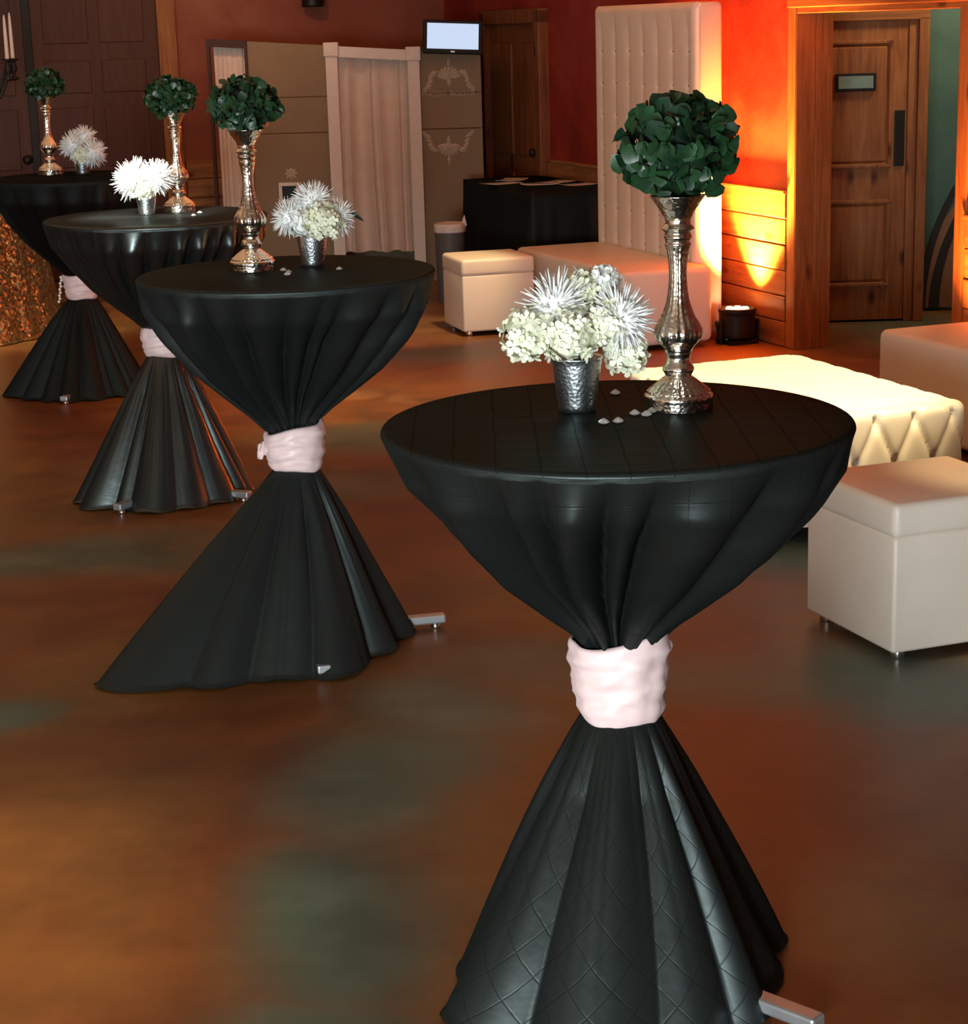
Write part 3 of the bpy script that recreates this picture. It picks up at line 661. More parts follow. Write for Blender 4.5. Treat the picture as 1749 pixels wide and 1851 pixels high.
def cup(pos, label, h=.10, r0=.034, r1=.047):
    t = thing('flower_cup', label, 'vase', pos, 0, 'pewter flower cups')
    pf = [(r0 - .004, 0), (r0, .002), (r0 + .001, .01)] + [(r0 + (r1 - r0) * k / 8, .01 + (h - .014) * k / 8) for k in range(1, 9)] + [(r1 + .002, h - .002), (r1, h)]
    inn = [(r1 - .003, h - .004), (r0 - .001, .014), (.001, .012)]
    obj('body', mesh('body', *lathe(pf + inn, 56, None, False)), 'hammer', t)
    obj('foam', mesh('foam', *lathe([(r1 - .006, h - .03), (r1 - .005, h - .012), (.001, h - .01)], 24, None, False)), 'stem', t)
    return t
def mum(c, r, face, label, seed, n, joined, group, mat='mum'):
    rnd = random.Random(seed); t = thing('chrysanthemum', label, 'flower', c, 0, group); face = Vector(face).normalized(); items = []
    for i in range(n):
        ca = 1 - (i + .5) / n * 1.45; ang = i * 2.399963 + rnd.uniform(-.1, .1)
        s_ = face.cross(Vector((0, 0, 1)) if abs(face.z) < .9 else Vector((1, 0, 0))).normalized(); u_ = s_.cross(face); sn = math.sqrt(max(0, 1 - ca * ca))
        d = face * ca + (s_ * math.cos(ang) + u_ * math.sin(ang)) * sn
        d = (d + Vector([rnd.uniform(-.09, .09) for _ in range(3)])).normalized()
        ln = r * rnd.uniform(.62, 1.05) * (.74 + .26 * sn); items.append((rnd.randrange(5), basis(d, rnd.uniform(0, 6.28), d * r * .06, (r * .85, ln))))
    scatter(t, 'petal', 'petal', PETS, [mat], items, joined)
    hv = lathe([(r * .56 * math.sin(math.pi * k / 8) + .0005, -r * .56 * math.cos(math.pi * k / 8)) for k in range(9)], 16); obj('heart', mesh('heart', *hv), mat, t)
    obj('stem', tube_mesh('stem', [(0, 0, 0), Vector((0, 0, -.3 * r)) - face * r * .35, Vector((-face.x * r, -face.y * r, -r * 1.0))], .003, 6), 'stem', t); return t
def hydrangea(c, r, label, seed, n, joined, group, mat='hyd', s=1.22):
    n = int(n * 1.3)
    rnd = random.Random(seed); t = thing('hydrangea', label, 'flower', c, 0, group); items = []
    for i in range(n):
        d = fib(n, i); d = (d + Vector([rnd.uniform(-.2, .2) for _ in range(3)])).normalized()
        if d.z < -.8: continue
        nr = (d + Vector([rnd.uniform(-.45, .45) for _ in range(3)])).normalized()
        items.append((rnd.randrange(6), zbasis(nr, rnd.uniform(0, 6.28), d * r * rnd.uniform(.80, 1.0), s * rnd.uniform(.85, 1.15))))
    scatter(t, 'floret', 'floret', FLOS, [mat], items, joined)
    V, Fc = lathe([(r * .72 * math.sin(math.pi * k / 8) + .0005, -r * .72 * math.cos(math.pi * k / 8)) for k in range(9)], 16)
    obj('heart', mesh('heart', V, Fc), mat, t)
    obj('stem', tube_mesh('stem', [(0, 0, -r * .3), (0, 0, -r * .75)], .003, 6), 'stem', t); return t
P1 = atz(1043, 742, 1.07); cup(P1, 'hammered pewter cup holding the bouquet on the pintuck table', .103, .034, .048)
g1 = 'bouquet on the pintuck table'
hydrangea(aty(958, 606, P1.y - .045), .056, 'cream hydrangea head hanging over the open side of the pintuck table bouquet', 1, 74, False, g1)
hydrangea(aty(1030, 608, P1.y - .075), .054, 'cream hydrangea head in the front centre over the pewter cup rim', 2, 70, False, g1)
hydrangea(aty(1088, 588, P1.y - .055), .046, 'cream hydrangea head tucked below the spiky mum towards the candlestick', 3, 58, False, g1)
hydrangea(aty(1049, 525, P1.y - .0), .032, 'small pale green hydrangea cluster nestled between the top mums', 4, 36, False, g1, 'hyd')
hydrangea(aty(1130, 640, P1.y + .045), .040, 'shaded hydrangea head drooping low between cup and candlestick', 5, 52, False, g1)
hydrangea(aty(1092, 512, P1.y + .02), .030, 'white hydrangea cluster at the top of the pintuck table bouquet', 6, 34, False, g1, 'hydw')
mum(aty(1005, 556, P1.y - .02), .074, (-.62, -.45, .6), 'white spider mum facing away from the candlestick in the pintuck bouquet', 11, 280, False, g1)
mum(aty(1120, 574, P1.y - .045), .068, (.62, -.55, .30), 'white spider mum leaning towards the mercury candlestick', 12, 280, False, g1)
mum(aty(1066, 528, P1.y + .045), .060, (.1, -.1, 1), 'white spider mum standing at the back top of the pintuck bouquet', 13, 214, False, g1)
P2 = atz(566, 481, 1.105); cup(P2, 'pewter cup holding the bouquet on the trailing-corner cloth', .10, .033, .046)
g2 = 'bouquet on the trailing-corner table'
hydrangea(aty(582, 402, P2.y - .05), .062, 'pale green hydrangea head facing out of the smaller cream bouquet', 21, 84, True, g2)
hydrangea(aty(548, 405, P2.y - .03), .046, 'pale hydrangea head beside the candlestick in the smaller bouquet', 22, 56, True, g2, 'hydw')
mum(aty(522, 392, P2.y), .060, (-.8, -.3, .3), 'white mum facing the candlestick in the smaller bouquet', 23, 247, True, g2)
mum(aty(566, 362, P2.y + .01), .066, (-.05, -.3, 1), 'white mum crowning the smaller bouquet', 24, 280, True, g2)
mum(aty(612, 392, P2.y), .058, (.8, -.3, .2), 'white mum facing away from the candlestick in the smaller bouquet', 25, 247, True, g2)
def big_leaf(c, d, ln, w, label, grp):
    V, Fc = [], []
    for i in range(8):
        t = i / 7; ww = w * math.sin(math.pi * min(1, t * .9 + .08)) ** .8 if t < 1 else .0006
        for j in (-1, 0, 1): V.append((ww * j, ln * t, -.3 * ln * t * t + .3 * ww * abs(j)))
    for i in range(7):
        for j in range(2): Fc.append((i * 3 + j, i * 3 + j + 1, i * 3 + j + 4, i * 3 + j + 3))
    o = obj('leaf', mesh('leaf', V, Fc), 'leaf2'); o.matrix_world = basis(d, .5, c, 1.); md = o.modifiers.new('t', 'SOLIDIFY'); md.thickness = .0012
    return tag(o, label, 'leaf', grp)
big_leaf(aty(612, 384, P2.y + .03), (1, .1, -.1), .074, .018, 'pointed dark leaf sticking out of the smaller bouquet away from the candlestick', g2)
big_leaf(aty(560, 428, P2.y + .0), (-.6, .1, -.75), .055, .014, 'dark leaf drooping over the cup rim of the smaller bouquet', g2)
P3 = atz(266, 388, 1.10); cup(P3, 'pewter cup under the glowing white bouquet', .085, .03, .042)
g3 = 'bouquet on the shiny pleated table'
mum(aty(240, 325, P3.y - .03), .088, (-.5, -.6, .5), 'brightly lit white mum in the glowing bouquet', 31, 313, True, g3)
mum(aty(278, 322, P3.y - .03), .078, (.4, -.6, .6), 'brightly lit white mum nearer the candlestick in the glowing bouquet', 32, 313, True, g3)
mum(aty(292, 316, P3.y + .01), .060, (.7, .3, .4), 'shaded pinkish mum at the back of the glowing bouquet', 33, 247, True, g3)
hydrangea(aty(256, 340, P3.y - .04), .052, 'cream hydrangea head low in the glowing bouquet', 34, 70, True, g3)
P4 = atz(150, 316, 1.10); cup(P4, 'pewter cup under the dim bouquet by the dark double door', .095, .032, .046)
g4 = 'bouquet on the dull black table'
mum(aty(132, 262, P4.y), .080, (-.5, -.5, .5), 'dim cream mum beside the candlestick before the dark door', 41, 297, True, g4)
mum(aty(168, 276, P4.y - .02), .078, (.6, -.6, .1), 'dim cream mum on the side away from the candlestick before the dark door', 42, 297, True, g4)
mum(aty(152, 247, P4.y + .03), .070, (.1, -.2, 1), 'dim pinkish mum on top of the bouquet before the dark door', 43, 247, True, g4)
hydrangea(aty(148, 282, P4.y - .03), .045, 'dim hydrangea head in the middle of the bouquet before the dark door', 44, 56, True, g4)

# acrylic diamonds strewn on the cloths
gem = mesh('acrylic_diamond', *lathe([(.0003, 0), (.0062, .0002), (.0092, .003), (.0088, .004), (.0045, .0085), (.0003, .011)], 8), smooth=False)
def gems(pts, z, label, grp, s=1.):
    for i, (px, py) in enumerate(pts):
        o = obj('acrylic_diamond', gem, 'acrylic'); q = atz(px, py, z); o.location = (q.x, q.y, z + .0005); o.scale = (s, s, s * .8); o.rotation_euler = (0, 0, i * 1.3); tag(o, label, 'table confetti', grp)
gems([(1112, 713), (1091, 766), (1117, 764), (1147, 750), (1168, 752), (1178, 746)], 1.07, 'clear acrylic diamond lying on the pintuck tablecloth', 'diamonds on the pintuck cloth', 1.15)
gems([(512, 490), (522, 494), (519, 498), (613, 488)], 1.105, 'clear acrylic diamond lying on the trailing-corner tablecloth', 'diamonds on the trailing-corner cloth', 1.1)
gems([(361, 386), (350, 391)], 1.10, 'clear acrylic diamond lying on the shiny pleated tablecloth', 'diamonds on the shiny pleated cloth', 1.2)

# ================================================================== LOUNGE SEATS
def feet(t, xs, ys, h=.03, r=.022, mat='chrome'):
    me = mesh('foot', *lathe([(r * .9, 0), (r, .004), (r, h - .002), (r * .8, h + .004)], 18))
    for x in xs:
        for y in ys: obj('foot', me, mat, t, (x, y, 0))
def cube_seat(corner, rz, s, h, label, grp='white cube ottomans'):
    t = thing('cube_ottoman', label, 'ottoman', corner, rz, grp)
    obj('body', box('body', .004, s - .004, .004, s - .004, .028, h - .095, .012, 3, True), 'leather', t)
    obj('lid', box('lid', 0, s, 0, s, h - .10, h, .022, 4, True), 'leather', t)
    feet(t, (.05, s - .05), (.05, s - .05)); return t
q1 = atz(838, 610); cube_seat((q1.x, q1.y, 0), R(16), .45, .455, 'white leather cube ottoman beside the high-backed sofa seat')
q2 = atz(1611, 1202); cube_seat((q2.x, q2.y, 0), R(20), .495, .46, 'white leather cube ottoman between the pintuck table and the tufted ottoman')

def sofa(label, da, db):
    # local: x = towards the wall, y = along the wall; origin = seat corner furthest from wall, near end
    t = thing('high_back_sofa', label, 'sofa', RF(4.45 + da, 9.74 + db), TH, 'white high-backed sofas')
    SL, SD, BH, BT = 1.56, .565, 1.875, .165; y0 = .20
    obj('seat', box('seat', 0, SD, 0, SL, .03, .45, .035, 4, True), 'leather', t)
    # tufted back: grid over the front face + rounded slab
    nx, nz = 140, 120; V, Fc = [], []; Wd = SL - y0; cols = 7
    bz = [.49 + .187 * k for k in range(7)]; by = [Wd * (k + .5) / cols for k in range(cols)]
    for i in range(nz + 1):
        z = .36 + (BH - .36) * i / nz
        for j in range(nx + 1):
            y = Wd * j / nx
            fr = (y / Wd * cols) % 1; cr = abs(fr - .5) * 2            # 0 at the button column
            ins = 1 if .42 < z < BH - .16 else max(0, min(1, (BH - .04 - z) / .12)) if z > 1 else 1
            d = .016 - .014 * ins * max(0, 1 - cr * 1.15) ** 2.4
            for yy in by:
                if abs(y - yy) < .06:
                    for zz in bz:
                        q = (y - yy) ** 2 + (z - zz) ** 2
                        if q < .0036: d -= .016 * math.exp(-q / .00022)
            e = min(y, Wd - y, BH - z); d -= .03 * max(0, 1 - e / .035) ** 2
            V.append((SD - d, y0 + y, z))
    for i in range(nz):
        for j in range(nx): Fc.append((i * (nx + 1) + j, i * (nx + 1) + j + 1, (i + 1) * (nx + 1) + j + 1, (i + 1) * (nx + 1) + j))
    bm = bmesh.new(); bm.from_mesh(mesh('g', V, Fc)); box_bm(bm, SD, SD + BT, y0 - .001, SL + .001, .03, BH - .001, .03, 4)
    me = bpy.data.meshes.new('backrest'); bm.to_mesh(me); bm.free(); me.polygons.foreach_set('use_smooth', [True] * len(me.polygons))
    obj('backrest', me, 'leather', t)
    bt = mesh('button', *lathe([(.010, 0), (.0095, .004), (.005, .007), (.0005, .008)], 12))
    for yy in by:
        for zz in bz:
            if zz > BH - .15: continue
            o = obj('button', bt, 'chrome', t, (SD + .004, y0 + yy, zz)); o.rotation_euler = (0, R(-90), 0)
    feet(t, (.05, SD + BT - .05), (.06, SL - .06)); return t
sofa('white leather sofa with a tall button-tufted back beside the glowing uplight', 0, 0)
sofa('white leather sofa beside the doorway, behind the low tufted ottoman', .115, -4.0 + .02)

def tufted_ottoman(a0, a1, b0, b1, h, label):
    t = thing('tufted_ottoman', label, 'ottoman', RF(a0, b0), TH); W_, H_ = a1 - a0, b1 - b0; rc = .07
    # perimeter of the rounded rectangle
    per = []
    def arc(cx, cy, s0):
        for k in range(9):
            a = s0 + k * math.pi / 16; per.append((cx + rc * math.cos(a), cy + rc * math.sin(a), math.cos(a), math.sin(a)))
    def line(p, q, nx, ny, n):
        for k in range(1, n): per.append((p[0] + (q[0] - p[0]) * k / n, p[1] + (q[1] - p[1]) * k / n, nx, ny))
    arc(W_ - rc, rc, -math.pi / 2); line((W_, rc), (W_, H_ - rc), 1, 0, 110); arc(W_ - rc, H_ - rc, 0); line((W_ - rc, H_), (rc, H_), 0, 1, 70)
    arc(rc, H_ - rc, math.pi / 2); line((0, H_ - rc), (0, rc), -1, 0, 110); arc(rc, rc, math.pi); line((rc, 0), (W_ - rc, 0), 0, -1, 70)
    n = len(per); s = [0]
    for i in range(1, n): s.append(s[-1] + math.hypot(per[i][0] - per[i - 1][0], per[i][1] - per[i - 1][1]))
    tot = s[-1] + .01; cells = round(tot / .155); pit = tot / cells
    V, Fc = [], []; rows = []
    zb = .06; ed = .03
    for k in range(25): rows.append((0., zb + (h - ed - zb) * k / 24, 1))
    for k in range(1, 7): a = k / 6 * math.pi / 2; rows.append((ed * (1 - math.cos(a)), h - ed + ed * math.sin(a), 1))
    for k in range(1, 26): rows.append((ed + (min(W_, H_) / 2 - ed - .004) * k / 25, h + .012 * math.sin(k / 25 * math.pi / 2), 2))
    vp = .16
    for ins, z, kind in rows:
        for i, (x, y, nx, ny) in enumerate(per):
            u = s[i] / pit; v = (z - zb - .02 + (ins if kind == 2 else 0)) / vp * .5 + .0
            c1_ = 1 - abs(math.sin(math.pi * (u + v))); c2_ = 1 - abs(math.sin(math.pi * (u - v)))
            dpt = .016 * (c1_ ** 4 + c2_ ** 4) + .016 * (c1_ * c2_) ** 3
            if kind == 2: dpt *= max(.12, 1 - ins / .14)
            cx, cy = W_ / 2, H_ / 2
            # shrink towards the centre line
            fx = x - nx * ins; fy = y - ny * ins
            fx = min(max(fx, min(ins, W_ / 2)), W_ - min(ins, W_ / 2)); fy = min(max(fy, min(ins, H_ / 2)), H_ - min(ins, H_ / 2))
            if kind == 2: V.append((fx, fy, z - dpt * .7))
            else: V.append((fx - nx * dpt, fy - ny * dpt, z))
    for r_ in range(len(rows) - 1):
        for i in range(n): Fc.append((r_ * n + i, r_ * n + (i + 1) % n, (r_ + 1) * n + (i + 1) % n, (r_ + 1) * n + i))
    Fc.append(tuple((len(rows) - 1) * n + i for i in range(n)))
    obj('cushion', mesh('cushion', V, Fc), 'leather', t)
    bt = mesh('button', *lathe([(.011, 0), (.010, .004), (.005, .007), (.0005, .008)], 12))
    for c_ in range(cells):
        for half, vv in ((0, 0.), (.5, .5), (0, 1.)):
            z = zb + .02 + vv * vp * 2; 
            if z > h - .05 or z < zb + .03: continue
            ss = ((c_ + half) * pit) % tot; i = min(range(n), key=lambda k: abs(s[k] - ss)); x, y, nx, ny = per[i]
            o = obj('button', bt, 'leather', t, (x - nx * .042, y - ny * .042, z)); o.rotation_euler = Vector((nx, ny, 0)).to_track_quat('Z', 'Y').to_euler()
    obj('plinth', box('plinth', .05, W_ - .05, .05, H_ - .05, .03, .09), 'black', t)
    feet(t, (.1, W_ - .1), (.1, H_ - .1), .03, .03, 'black'); return t
tufted_ottoman(3.20, 3.985, 5.76, 7.0, .44, 'low wide ottoman of tufted white leather with a brightly lit top')

# ------------------------------------------------------------------ uplights
def uplight(a, b, label, watts, tgt, deg, watts2=0):
    t = thing('uplight', label, 'lamp', RF(a, b), TH, 'black LED uplights')
    obj('body', mesh('body', *lathe(smooth_profile([(.085, .03), (.098, .034), (.102, .06), (.102, .16), (.106, .175), (.106, .195), (.098, .20), (.088, .198), (.086, .186)], 3), 40)), 'black', t)
    obj('base', boxes('base', [(-.09, .09, -.09, .09, .0, .022), (-.118, -.108, -.03, .03, .0, .13), (.108, .118, -.03, .03, .0, .13)], .003), 'black', t)
    for x in (-.122, .122): obj('yoke_knob', mesh('yoke_knob', *lathe([(.001, -.012), (.016, -.01), (.018, 0), (.016, .01), (.001, .012)], 14)), 'black', t, (x, 0, .115)).rotation_euler = (0, R(90), 0)
    ln = mesh('led_lens', *lathe([(.021, .186), (.021, .194), (.015, .200), (.001, .2015)], 18))
    for k in range(7): obj('led_lens', ln, 'led', t, (0, 0, 0) if k == 6 else (.05 * math.cos(k * math.pi / 3), .05 * math.sin(k * math.pi / 3), 0))
    spot('uplight_beam', RF(a, b, .225), tgt, watts, AMB, deg, .8, .05)
    return t
AMB = (1, .28, .045)
uplight(5.19, 9.79, 'black LED uplight glowing on the floor at the end of the tufted sofa', 3600, RF(5.33, 9.77, 1.3), 84)
uplight(5.17, 7.50, 'black LED uplight on the floor beside the doorway casing', 480, RF(5.34, 7.62, 1.4), 100)

# ================================================================== PHOTO BOOTH, CONSOLE, TV
BY = 14.2
def bx(px, py): q = aty(px, py, BY); return q.x, q.z
def prism(name, pts, y0, y1):
    n = len(pts); V = [(x, y0, z) for x, z in pts] + [(x, y1, z) for x, z in pts]
    Fc = [tuple(range(n))[::-1], tuple(n + i for i in range(n))] + [(i, (i + 1) % n, n + (i + 1) % n, n + i) for i in range(n)]
    bm = bmesh.new(); bm.from_mesh(mesh(name, V, Fc, False)); return bm_mesh(name, bm)
bt_ = thing('photo_booth', 'beige photo booth with white curtained doorway and cream scroll ornaments', 'photo booth', (0, BY, 0))
XL = bx(372, 72)[0]; XF = bx(446, 76)[0]; XD0 = bx(588, 90)[0]; XD1 = bx(757, 90)[0]; XR = bx(868, 100)[0]
ztop = lambda x: 1.745 - (x - XL) / (XR - XL) * .15
def wall_panel(name, x0, x1, z0, z1, mat):      # panel with a sloping top when z1 is None
    za, zb_ = (ztop(x0), ztop(x1)) if z1 is None else (z1, z1)
    return obj(name, prism(name, [(x0, z0), (x1, z0), (x1, zb_), (x0, za)], 0, .03), mat, bt_)
for z0, z1 in ((0, 1.075), (1.083, 1.325), (1.333, None)):
    wall_panel('side_panel', XF, XD0 + .02, z0, z1, 'panel'); 
for z0, z1 in ((0, 1.075), (1.083, 1.325), (1.333, None)): wall_panel('ornament_panel', XD1 - .02, XR, z0, z1, 'panel')
obj('back_panel', prism('back_panel', [(XL, 0), (XR, 0), (XR, ztop(XR) - .02), (XL, ztop(XL) - .02)], .9, .93), 'panel', bt_)
obj('end_panel', box('end_panel', XR - .03, XR, .02, .92, 0, ztop(XR) - .01), 'panel', bt_)
# dark red frame with its curtain
for x in (XL, XF - .022): obj('frame_post', box('frame_post', x, x + .022, -.02, .04, 0, ztop(x) - .005), 'redframe', bt_)
obj('frame_header', prism('frame_header', [(XL, ztop(XL) - .05), (XF, ztop(XF) - .05), (XF, ztop(XF) + .004), (XL, ztop(XL) + .004)], -.022, .04), 'redframe', bt_)
def curtain(x0, x1, z0, z1, nf, amp, seed, y=.05):
    rnd = random.Random(seed); n, m_ = 130, 24; V, Fc = [], []; ff = fold_fn(seed, nf, 1.0)
    for i in range(m_ + 1):
        t = i / m_; z = z1 + (z0 - z1) * t
        for k in range(n + 1):
            u = k / n; g = ff(u * 6.1 + .12 * math.sin(2.5 * t + seed) * t)
            V.append((x0 + (x1 - x0) * u + .006 * math.sin(3 * t + 9 * u), y + amp * (.4 + .6 * t) * g, z + .006 * math.sin(20 * u) * t))
    for i in range(m_):
        for k in range(n): Fc.append((i * (n + 1) + k, i * (n + 1) + k + 1, (i + 1) * (n + 1) + k + 1, (i + 1) * (n + 1) + k))
    return mesh('curtain', V, Fc)
obj('curtain', curtain(XL + .045, XF - .02, .03, ztop(XL) - .05, 8, .03, 3, .03), 'curtain', bt_)
# white doorway
PW = .082
DT0 = bx(588, 80)[1]; DT1 = bx(755, 87)[1]
obj('door_post', prism('door_post', [(XD0, 0), (XD0 + PW, 0), (XD0 + PW, DT0), (XD0, DT0)], -.05, .035), 'white', bt_)
obj('door_post', prism('door_post', [(XD1 - PW, 0), (XD1, 0), (XD1, DT1), (XD1 - PW, DT1)], -.05, .035), 'white', bt_)
obj('door_header', prism('door_header', [(XD0 + .04, DT0 - .085), (XD1 - .04, DT1 - .085), (XD1 - .04, DT1 - .012), (XD0 + .04, DT0 - .012)], -.046, .03), 'white', bt_)
for x, z in ((XD0 - .012, DT0), (XD1 - PW - .012, DT1)): obj('corner_block', box('corner_block', x, x + PW + .024, -.062, .035, z - .085, z + .012, .006), 'white', bt_)
obj('curtain', curtain(XD0 + PW - .01, XD1 - PW + .03, .22, DT0 - .07, 6, .085, 8, .03), 'curtain', bt_)
# ornaments: scroll appliques, lettering, small frame whose dark opening is a black slab
def blob(V, Fc, cx, cz, rx, rz, ang, th=.008, n=12):
    b0 = len(V); ca, sa = math.cos(ang), math.sin(ang)
    for k in range(n):
        a = 2 * math.pi * k / n; x, z = rx * math.cos(a), rz * math.sin(a) * (1 - .35 * math.cos(a)); V.append((cx + x * ca - z * sa, 0, cz + x * sa + z * ca))
    V.append((cx, -th, cz)); c = len(V) - 1
    for k in range(n): Fc.append((b0 + k, b0 + (k + 1) % n, c))
def applique(cx, cz, w, flip):
    V, Fc = [], []; f = -1 if flip else 1
    for k in range(9):
        a = math.pi * (k + .5) / 9; blob(V, Fc, cx + .055 * math.cos(a), cz + f * .05 * math.sin(a), .032, .016, f * a)
    blob(V, Fc, cx, cz + f * .02, .05, .035, 0, .014); blob(V, Fc, cx, cz + f * .11, .03, .012, f * 1.57)
    blob(V, Fc, cx, cz - f * .035, .03, .014, f * -1.57)
    for s in (-1, 1):
        for i in range(6):
            t = i / 5; blob(V, Fc, cx + s * (.105 + (w - .13) * t), cz + f * (.03 - .10 * t ** 1.2 + .012 * math.sin(6 * t)), .032 - .010 * t, .017 - .006 * t, s * f * (-.5 - .4 * math.sin(5 * t)))
        blob(V, Fc, cx + s * (w - .01), cz + f * -.085, .02, .012, s * 1.0)
    return mesh('applique', V, Fc, False)
ox, oz = bx(811, 140); o = obj('applique', applique(ox, oz, .18, False), 'applique', bt_, (0, -.002, 0))
ox, oz = bx(811, 262); o = obj('applique', applique(ox, oz, .18, True), 'applique', bt_, (0, -.002, 0))
for word, dx_ in (('Photo', -.0), ('Booth', .0)):
  tx = bpy.data.curves.new('txt', 'FONT'); tx.body = word; tx.size = .060; tx.align_x = 'RIGHT' if word == 'Photo' else 'LEFT'; tx.extrude = .002; tx.small_caps_scale = .8
  for ch in tx.body_format: ch.use_small_caps = True
  to = bpy.data.objects.new('txt', tx); COL.objects.link(to); bpy.context.view_layer.update()
  tm = bpy.data.meshes.new_from_object(to.evaluated_get(bpy.context.evaluated_depsgraph_get())); bpy.data.objects.remove(to)
  lx, lz = bx(806 if word == 'Photo' else 813, 174); lt = obj('lettering', tm, 'applique', bt_, (lx, -.004, lz)); lt.rotation_euler = (R(90), 0, 0)
fx, fz = bx(523, 345)
fr = obj('opening_frame', boxes('opening_frame', [(fx - .075, fx + .075, -.02, .0, fz - .085, fz - .06), (fx - .075, fx + .075, -.02, 0, fz + .035, fz + .06), (fx - .075, fx - .05, -.02, 0, fz - .06, fz + .035), (fx + .05, fx + .075, -.02, 0, fz - .06, fz + .035)], .003), 'white', bt_)
obj('dark_opening', box('dark_opening', fx - .05, fx + .05, -.008, 0, fz - .06, fz + .035), 'black', fr)
V_, F_ = [], []
gx, gz = bx(526, 314)
for k in range(8): blob(V_, F_, gx + .022 * math.cos(k * .785), gz + .02 * math.sin(k * .785), .026, .014, k * .785)
obj('rosette', mesh('rosette', V_, F_, False), 'applique', bt_, (0, -.002, 0))

# flat screen over the booth corner
q = aty(818, 67, 14.1)
tv = thing('television', 'small flat television with a blank pale blue screen above the booth', 'television', (q.x, 14.1, q.z)); tv.rotation_euler = (R(-9), R(3.2), R(4))
obj('bezel', box('bezel', -.208, .208, -.012, .035, -.115, .115, .006), 'black', tv)
obj('screen', box('screen', -.180, .180, -.0135, -.011, -.084, .092), 'screen', tv)
lg_ = obj('logo_light', box('logo_light', -.014, .014, -.0145, -.011, -.106, -.098), 'logo', tv)
obj('mount', boxes('mount', [(-.06, .06, .03, .06, -.06, .06), (-.02, .02, .05, .085, -.10, .03)], .003), 'black', tv)

# console table draped to the floor in black, with papers
ct = thing('console_table', 'folding table draped to the floor in black beside the booth', 'table', RF(4.74, 11.72), TH)
obj('tabletop', box('tabletop', .01, .56, .01, 1.26, .70, .742), 'tabletop', ct)
for x in (.06, .52):
    for y in (.08, 1.2): obj('leg', mesh('leg', *lathe([(.014, 0), (.014, .70)], 12)), 'steel', ct, (x, y, 0))
V, Fc = [], []; n = 160; ff = fold_fn(77, 22); pts = []
for k in range(n):
    s = k / n * (2 * (.57 + 1.27)); L1, L2 = .57, 1.27
    if s < L1: pts.append((s, 0, 0, -1))
    elif s < L1 + L2: pts.append((L1, s - L1, 1, 0))
    elif s < 2 * L1 + L2: pts.append((L1 - (s - L1 - L2), L2, 0, 1))
    else: pts.append((0, L2 - (s - 2 * L1 - L2), -1, 0))
for i in range(14):
    t = i / 13
    for k, (x, y, nx, ny) in enumerate(pts):
        off = (.012 + .05 * max(0, ff(2 * math.pi * k / n) + .4)) * t + .055 * t * t * (1 if nx < 0 else .3)
        if nx > 0: off *= .25
        V.append((x + nx * off, y + ny * off, .748 - .742 * t))
for i in range(13):
    for k in range(n): Fc.append((i * n + k, (i + 1) * n + k, (i + 1) * n + (k + 1) % n, i * n + (k + 1) % n))
Fc.append(tuple(range(n)))
tag(obj('tablecloth', mesh('tablecloth', V, Fc), 'lin4', None, RF(4.735, 11.715), TH), 'long black tablecloth on the folding table with the papers', 'tablecloth')
for i, (px, py, rz, w, h, z) in enumerate(((905, 332, .2, .24, .17, 0), (975, 334, -.3, .26, .17, .003), (1005, 331, .5, .24, .17, .006), (925, 327, .9, .24, .17, .003), (1043, 334, .1, .22, .16, 0))):
    q = atz(px, py, .75); V = []
    for jj in range(7):
        for kk in (0, 1): V.append((w * (jj / 6 - .5), h * (kk - .5), .0012 + .014 * (max(0, abs(jj / 6 - .5) - .25) * 3) ** 2 * (1 if i % 2 else .5)))
    o = obj('paper_sheet', mesh('paper_sheet', V, [(2 * j, 2 * j + 2, 2 * j + 3, 2 * j + 1) for j in range(6)]), 'paper', None, (q.x, q.y, .7495 + z), TH + rz)
    md = o.modifiers.new('t', 'SOLIDIFY'); md.thickness = .002; md.offset = 1; tag(o, 'loose printed sheet lying on the black draped folding table', 'paper', 'papers on the folding table')
# waste bin with a white liner
q = aty(812, 405, 13.05)
bn = thing('waste_bin', 'grey waste bin with a white liner folded over its rim, beside the black folding table', 'bin', (q.x, 13.05, 0))
zb = q.z
obj('body', mesh('body', *lathe([(.085, 0), (.09, .01), (.10, zb - .03), (.103, zb - .012), (.098, zb - .012), (.085, .02), (.001, .02)], 32, None, False)), 'bin', bn)
V, Fc = lathe([(.104, zb - .05), (.107, zb - .02), (.104, zb + .004), (.096, zb + .008), (.085, zb - .02), (.06, zb - .035), (.001, zb - .03)], 48, lambda i, t: .035 * math.sin(7 * t + i) * (i < 4), False)
obj('liner', mesh('liner', V, Fc), 'bag', bn)
obj('liner_tip', mesh('liner_tip', [(.07, -.03, zb - .02), (.115, -.02, zb - .01), (.10, 0, zb + .06), (.085, .02, zb - .01)], [(0, 1, 2), (1, 3, 2), (3, 0, 2), (0, 3, 1)], False), 'bag', bn)

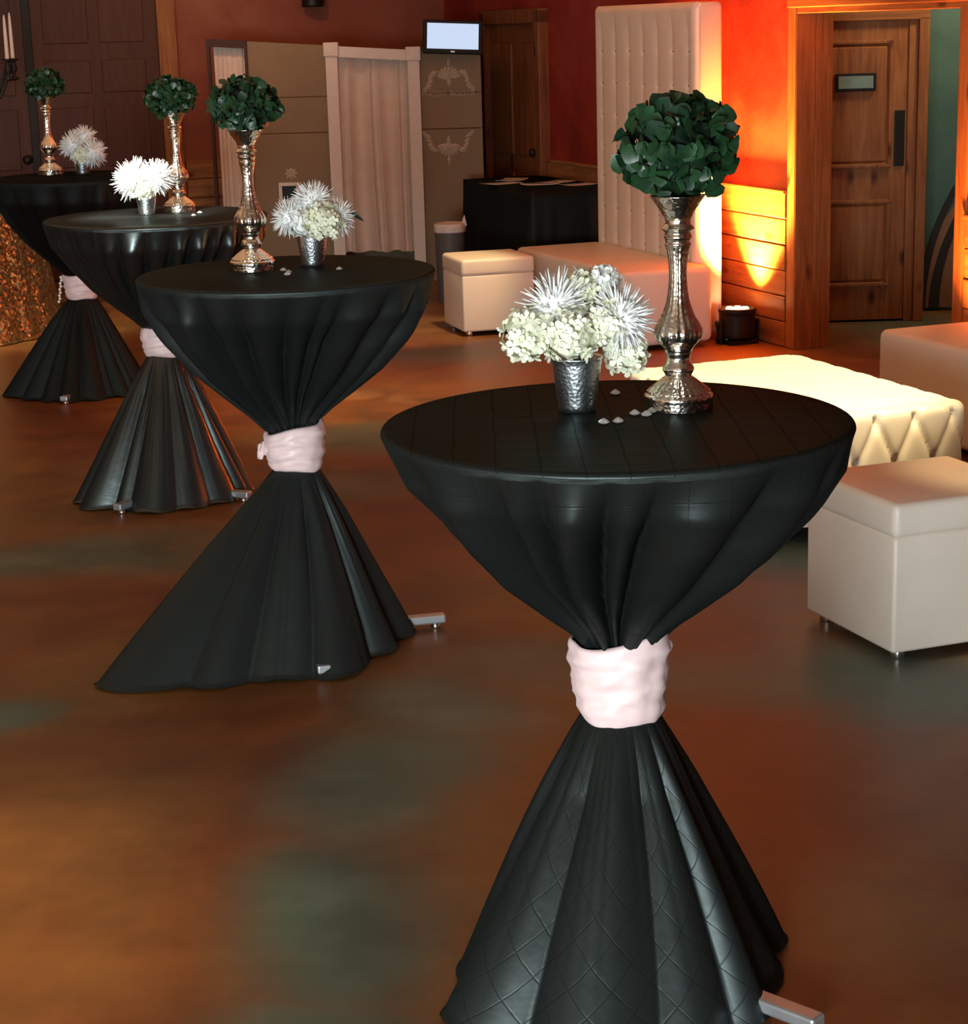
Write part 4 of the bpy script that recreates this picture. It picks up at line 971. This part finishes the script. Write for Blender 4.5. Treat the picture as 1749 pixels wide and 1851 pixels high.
# ================================================================== SEQUIN TABLE, CANDELABRUM
sx, sy = -3.42, 12.22; sr = .70
ff = fold_fn(91, 20); V, Fc = [], []; n = 220
for i in range(40):
    if i < 8: r0, z0, am = sr * i / 7.001 + .0005, .762, 0
    else:
        t = (i - 7) / 32; r0, z0, am = sr + .012 + .10 * t ** 1.4, .762 - .756 * t, .05 * t ** .7
    for k in range(n):
        th = 2 * math.pi * k / n; r = r0 + am * ff(th); V.append((r * math.cos(th), r * math.sin(th), z0))
for i in range(39):
    for k in range(n): Fc.append((i * n + k, (i + 1) * n + k, (i + 1) * n + (k + 1) % n, i * n + (k + 1) % n))
tag(obj('tablecloth', mesh('tablecloth', V, Fc), 'seq', None, (sx, sy, 0)), 'gold sequin tablecloth falling to the floor', 'tablecloth')
rt_ = thing('round_table', 'round table hidden under the gold sequin cloth', 'table', (sx, sy, 0))
obj('tabletop', mesh('tabletop', *lathe([(sr - .01, .725), (sr, .73), (sr, .752), (sr - .01, .756)], 48)), 'tabletop', rt_)
for k in range(4): obj('leg', mesh('leg', *lathe([(.016, 0), (.016, .73)], 12)), 'steel', rt_, (.42 * math.cos(k * 1.571 + .6), .42 * math.sin(k * 1.571 + .6), 0))
cq = aty(24, 106, 12.15); cx, cy = cq.x - .26, 12.15
cb = thing('candelabrum', 'tall black iron candelabrum standing on the gold sequin table', 'candelabrum', (cx, cy, .764))
zc_ = cq.z - .764
obj('base', mesh('base', *lathe(smooth_profile([(.13, 0), (.13, .012), (.08, .03), (.03, .06), (.018, .10)], 4), 32)), 'iron', cb)
obj('stem', mesh('stem', *lathe(smooth_profile([(.018, .08), (.014, .2), (.024, .26), (.013, .34), (.012, zc_ - .25), (.026, zc_ - .2), (.014, zc_ - .12), (.02, zc_ - .02), (.012, zc_)], 4), 20)), 'iron', cb)
cups_ = []
for k in range(5):
    a = -.05 + (0, -.30, 2.0, 3.1, 4.3)[k]; rr = .26 + (.0, .0, 0, 0, 0)[k]; pts = []
    for i in range(15):
        t = i / 14; pts.append((rr * t * math.cos(a), rr * t * math.sin(a), zc_ - .12 - .13 * math.sin(math.pi * min(1, t * 1.08)) + .07 * max(0, t - .6) / .4))
    pts.append((rr * math.cos(a), rr * math.sin(a), zc_ - .03))
    ar = obj('arm', tube_mesh('arm', pts, .010, 10), 'iron', cb)
    px_, py_ = rr * math.cos(a), rr * math.sin(a)
    obj('candle_cup', mesh('candle_cup', *lathe([(.012, -.13), (.03, -.12), (.034, -.115), (.012, -.105), (.010, -.09), (.02, -.075), (.022, -.05), (.014, -.03), (.016, -.016), (.036, -.006), (.037, .0), (.012, .001)], 24)), 'iron', ar, (px_, py_, zc_))
    cups_.append((cx + px_, cy + py_, cq.z))
for k, (x, y, z) in enumerate(cups_):
    t = thing('taper_candle', 'ivory taper candle in an arm of the black iron candelabrum', 'candle', (x, y, z - .004), 0, 'tapers in the candelabrum')
    hh = .275 if k != 1 else .262
    obj('wax', mesh('wax', *lathe([(.0125, 0), (.0125, .01), (.0105, hh * .6), (.0075, hh * .9), (.004, hh - .006), (.001, hh)], 18)), 'candle', t)
    obj('wick', mesh('wick', *lathe([(.001, hh - .002), (.001, hh + .009)], 6)), 'iron', t)
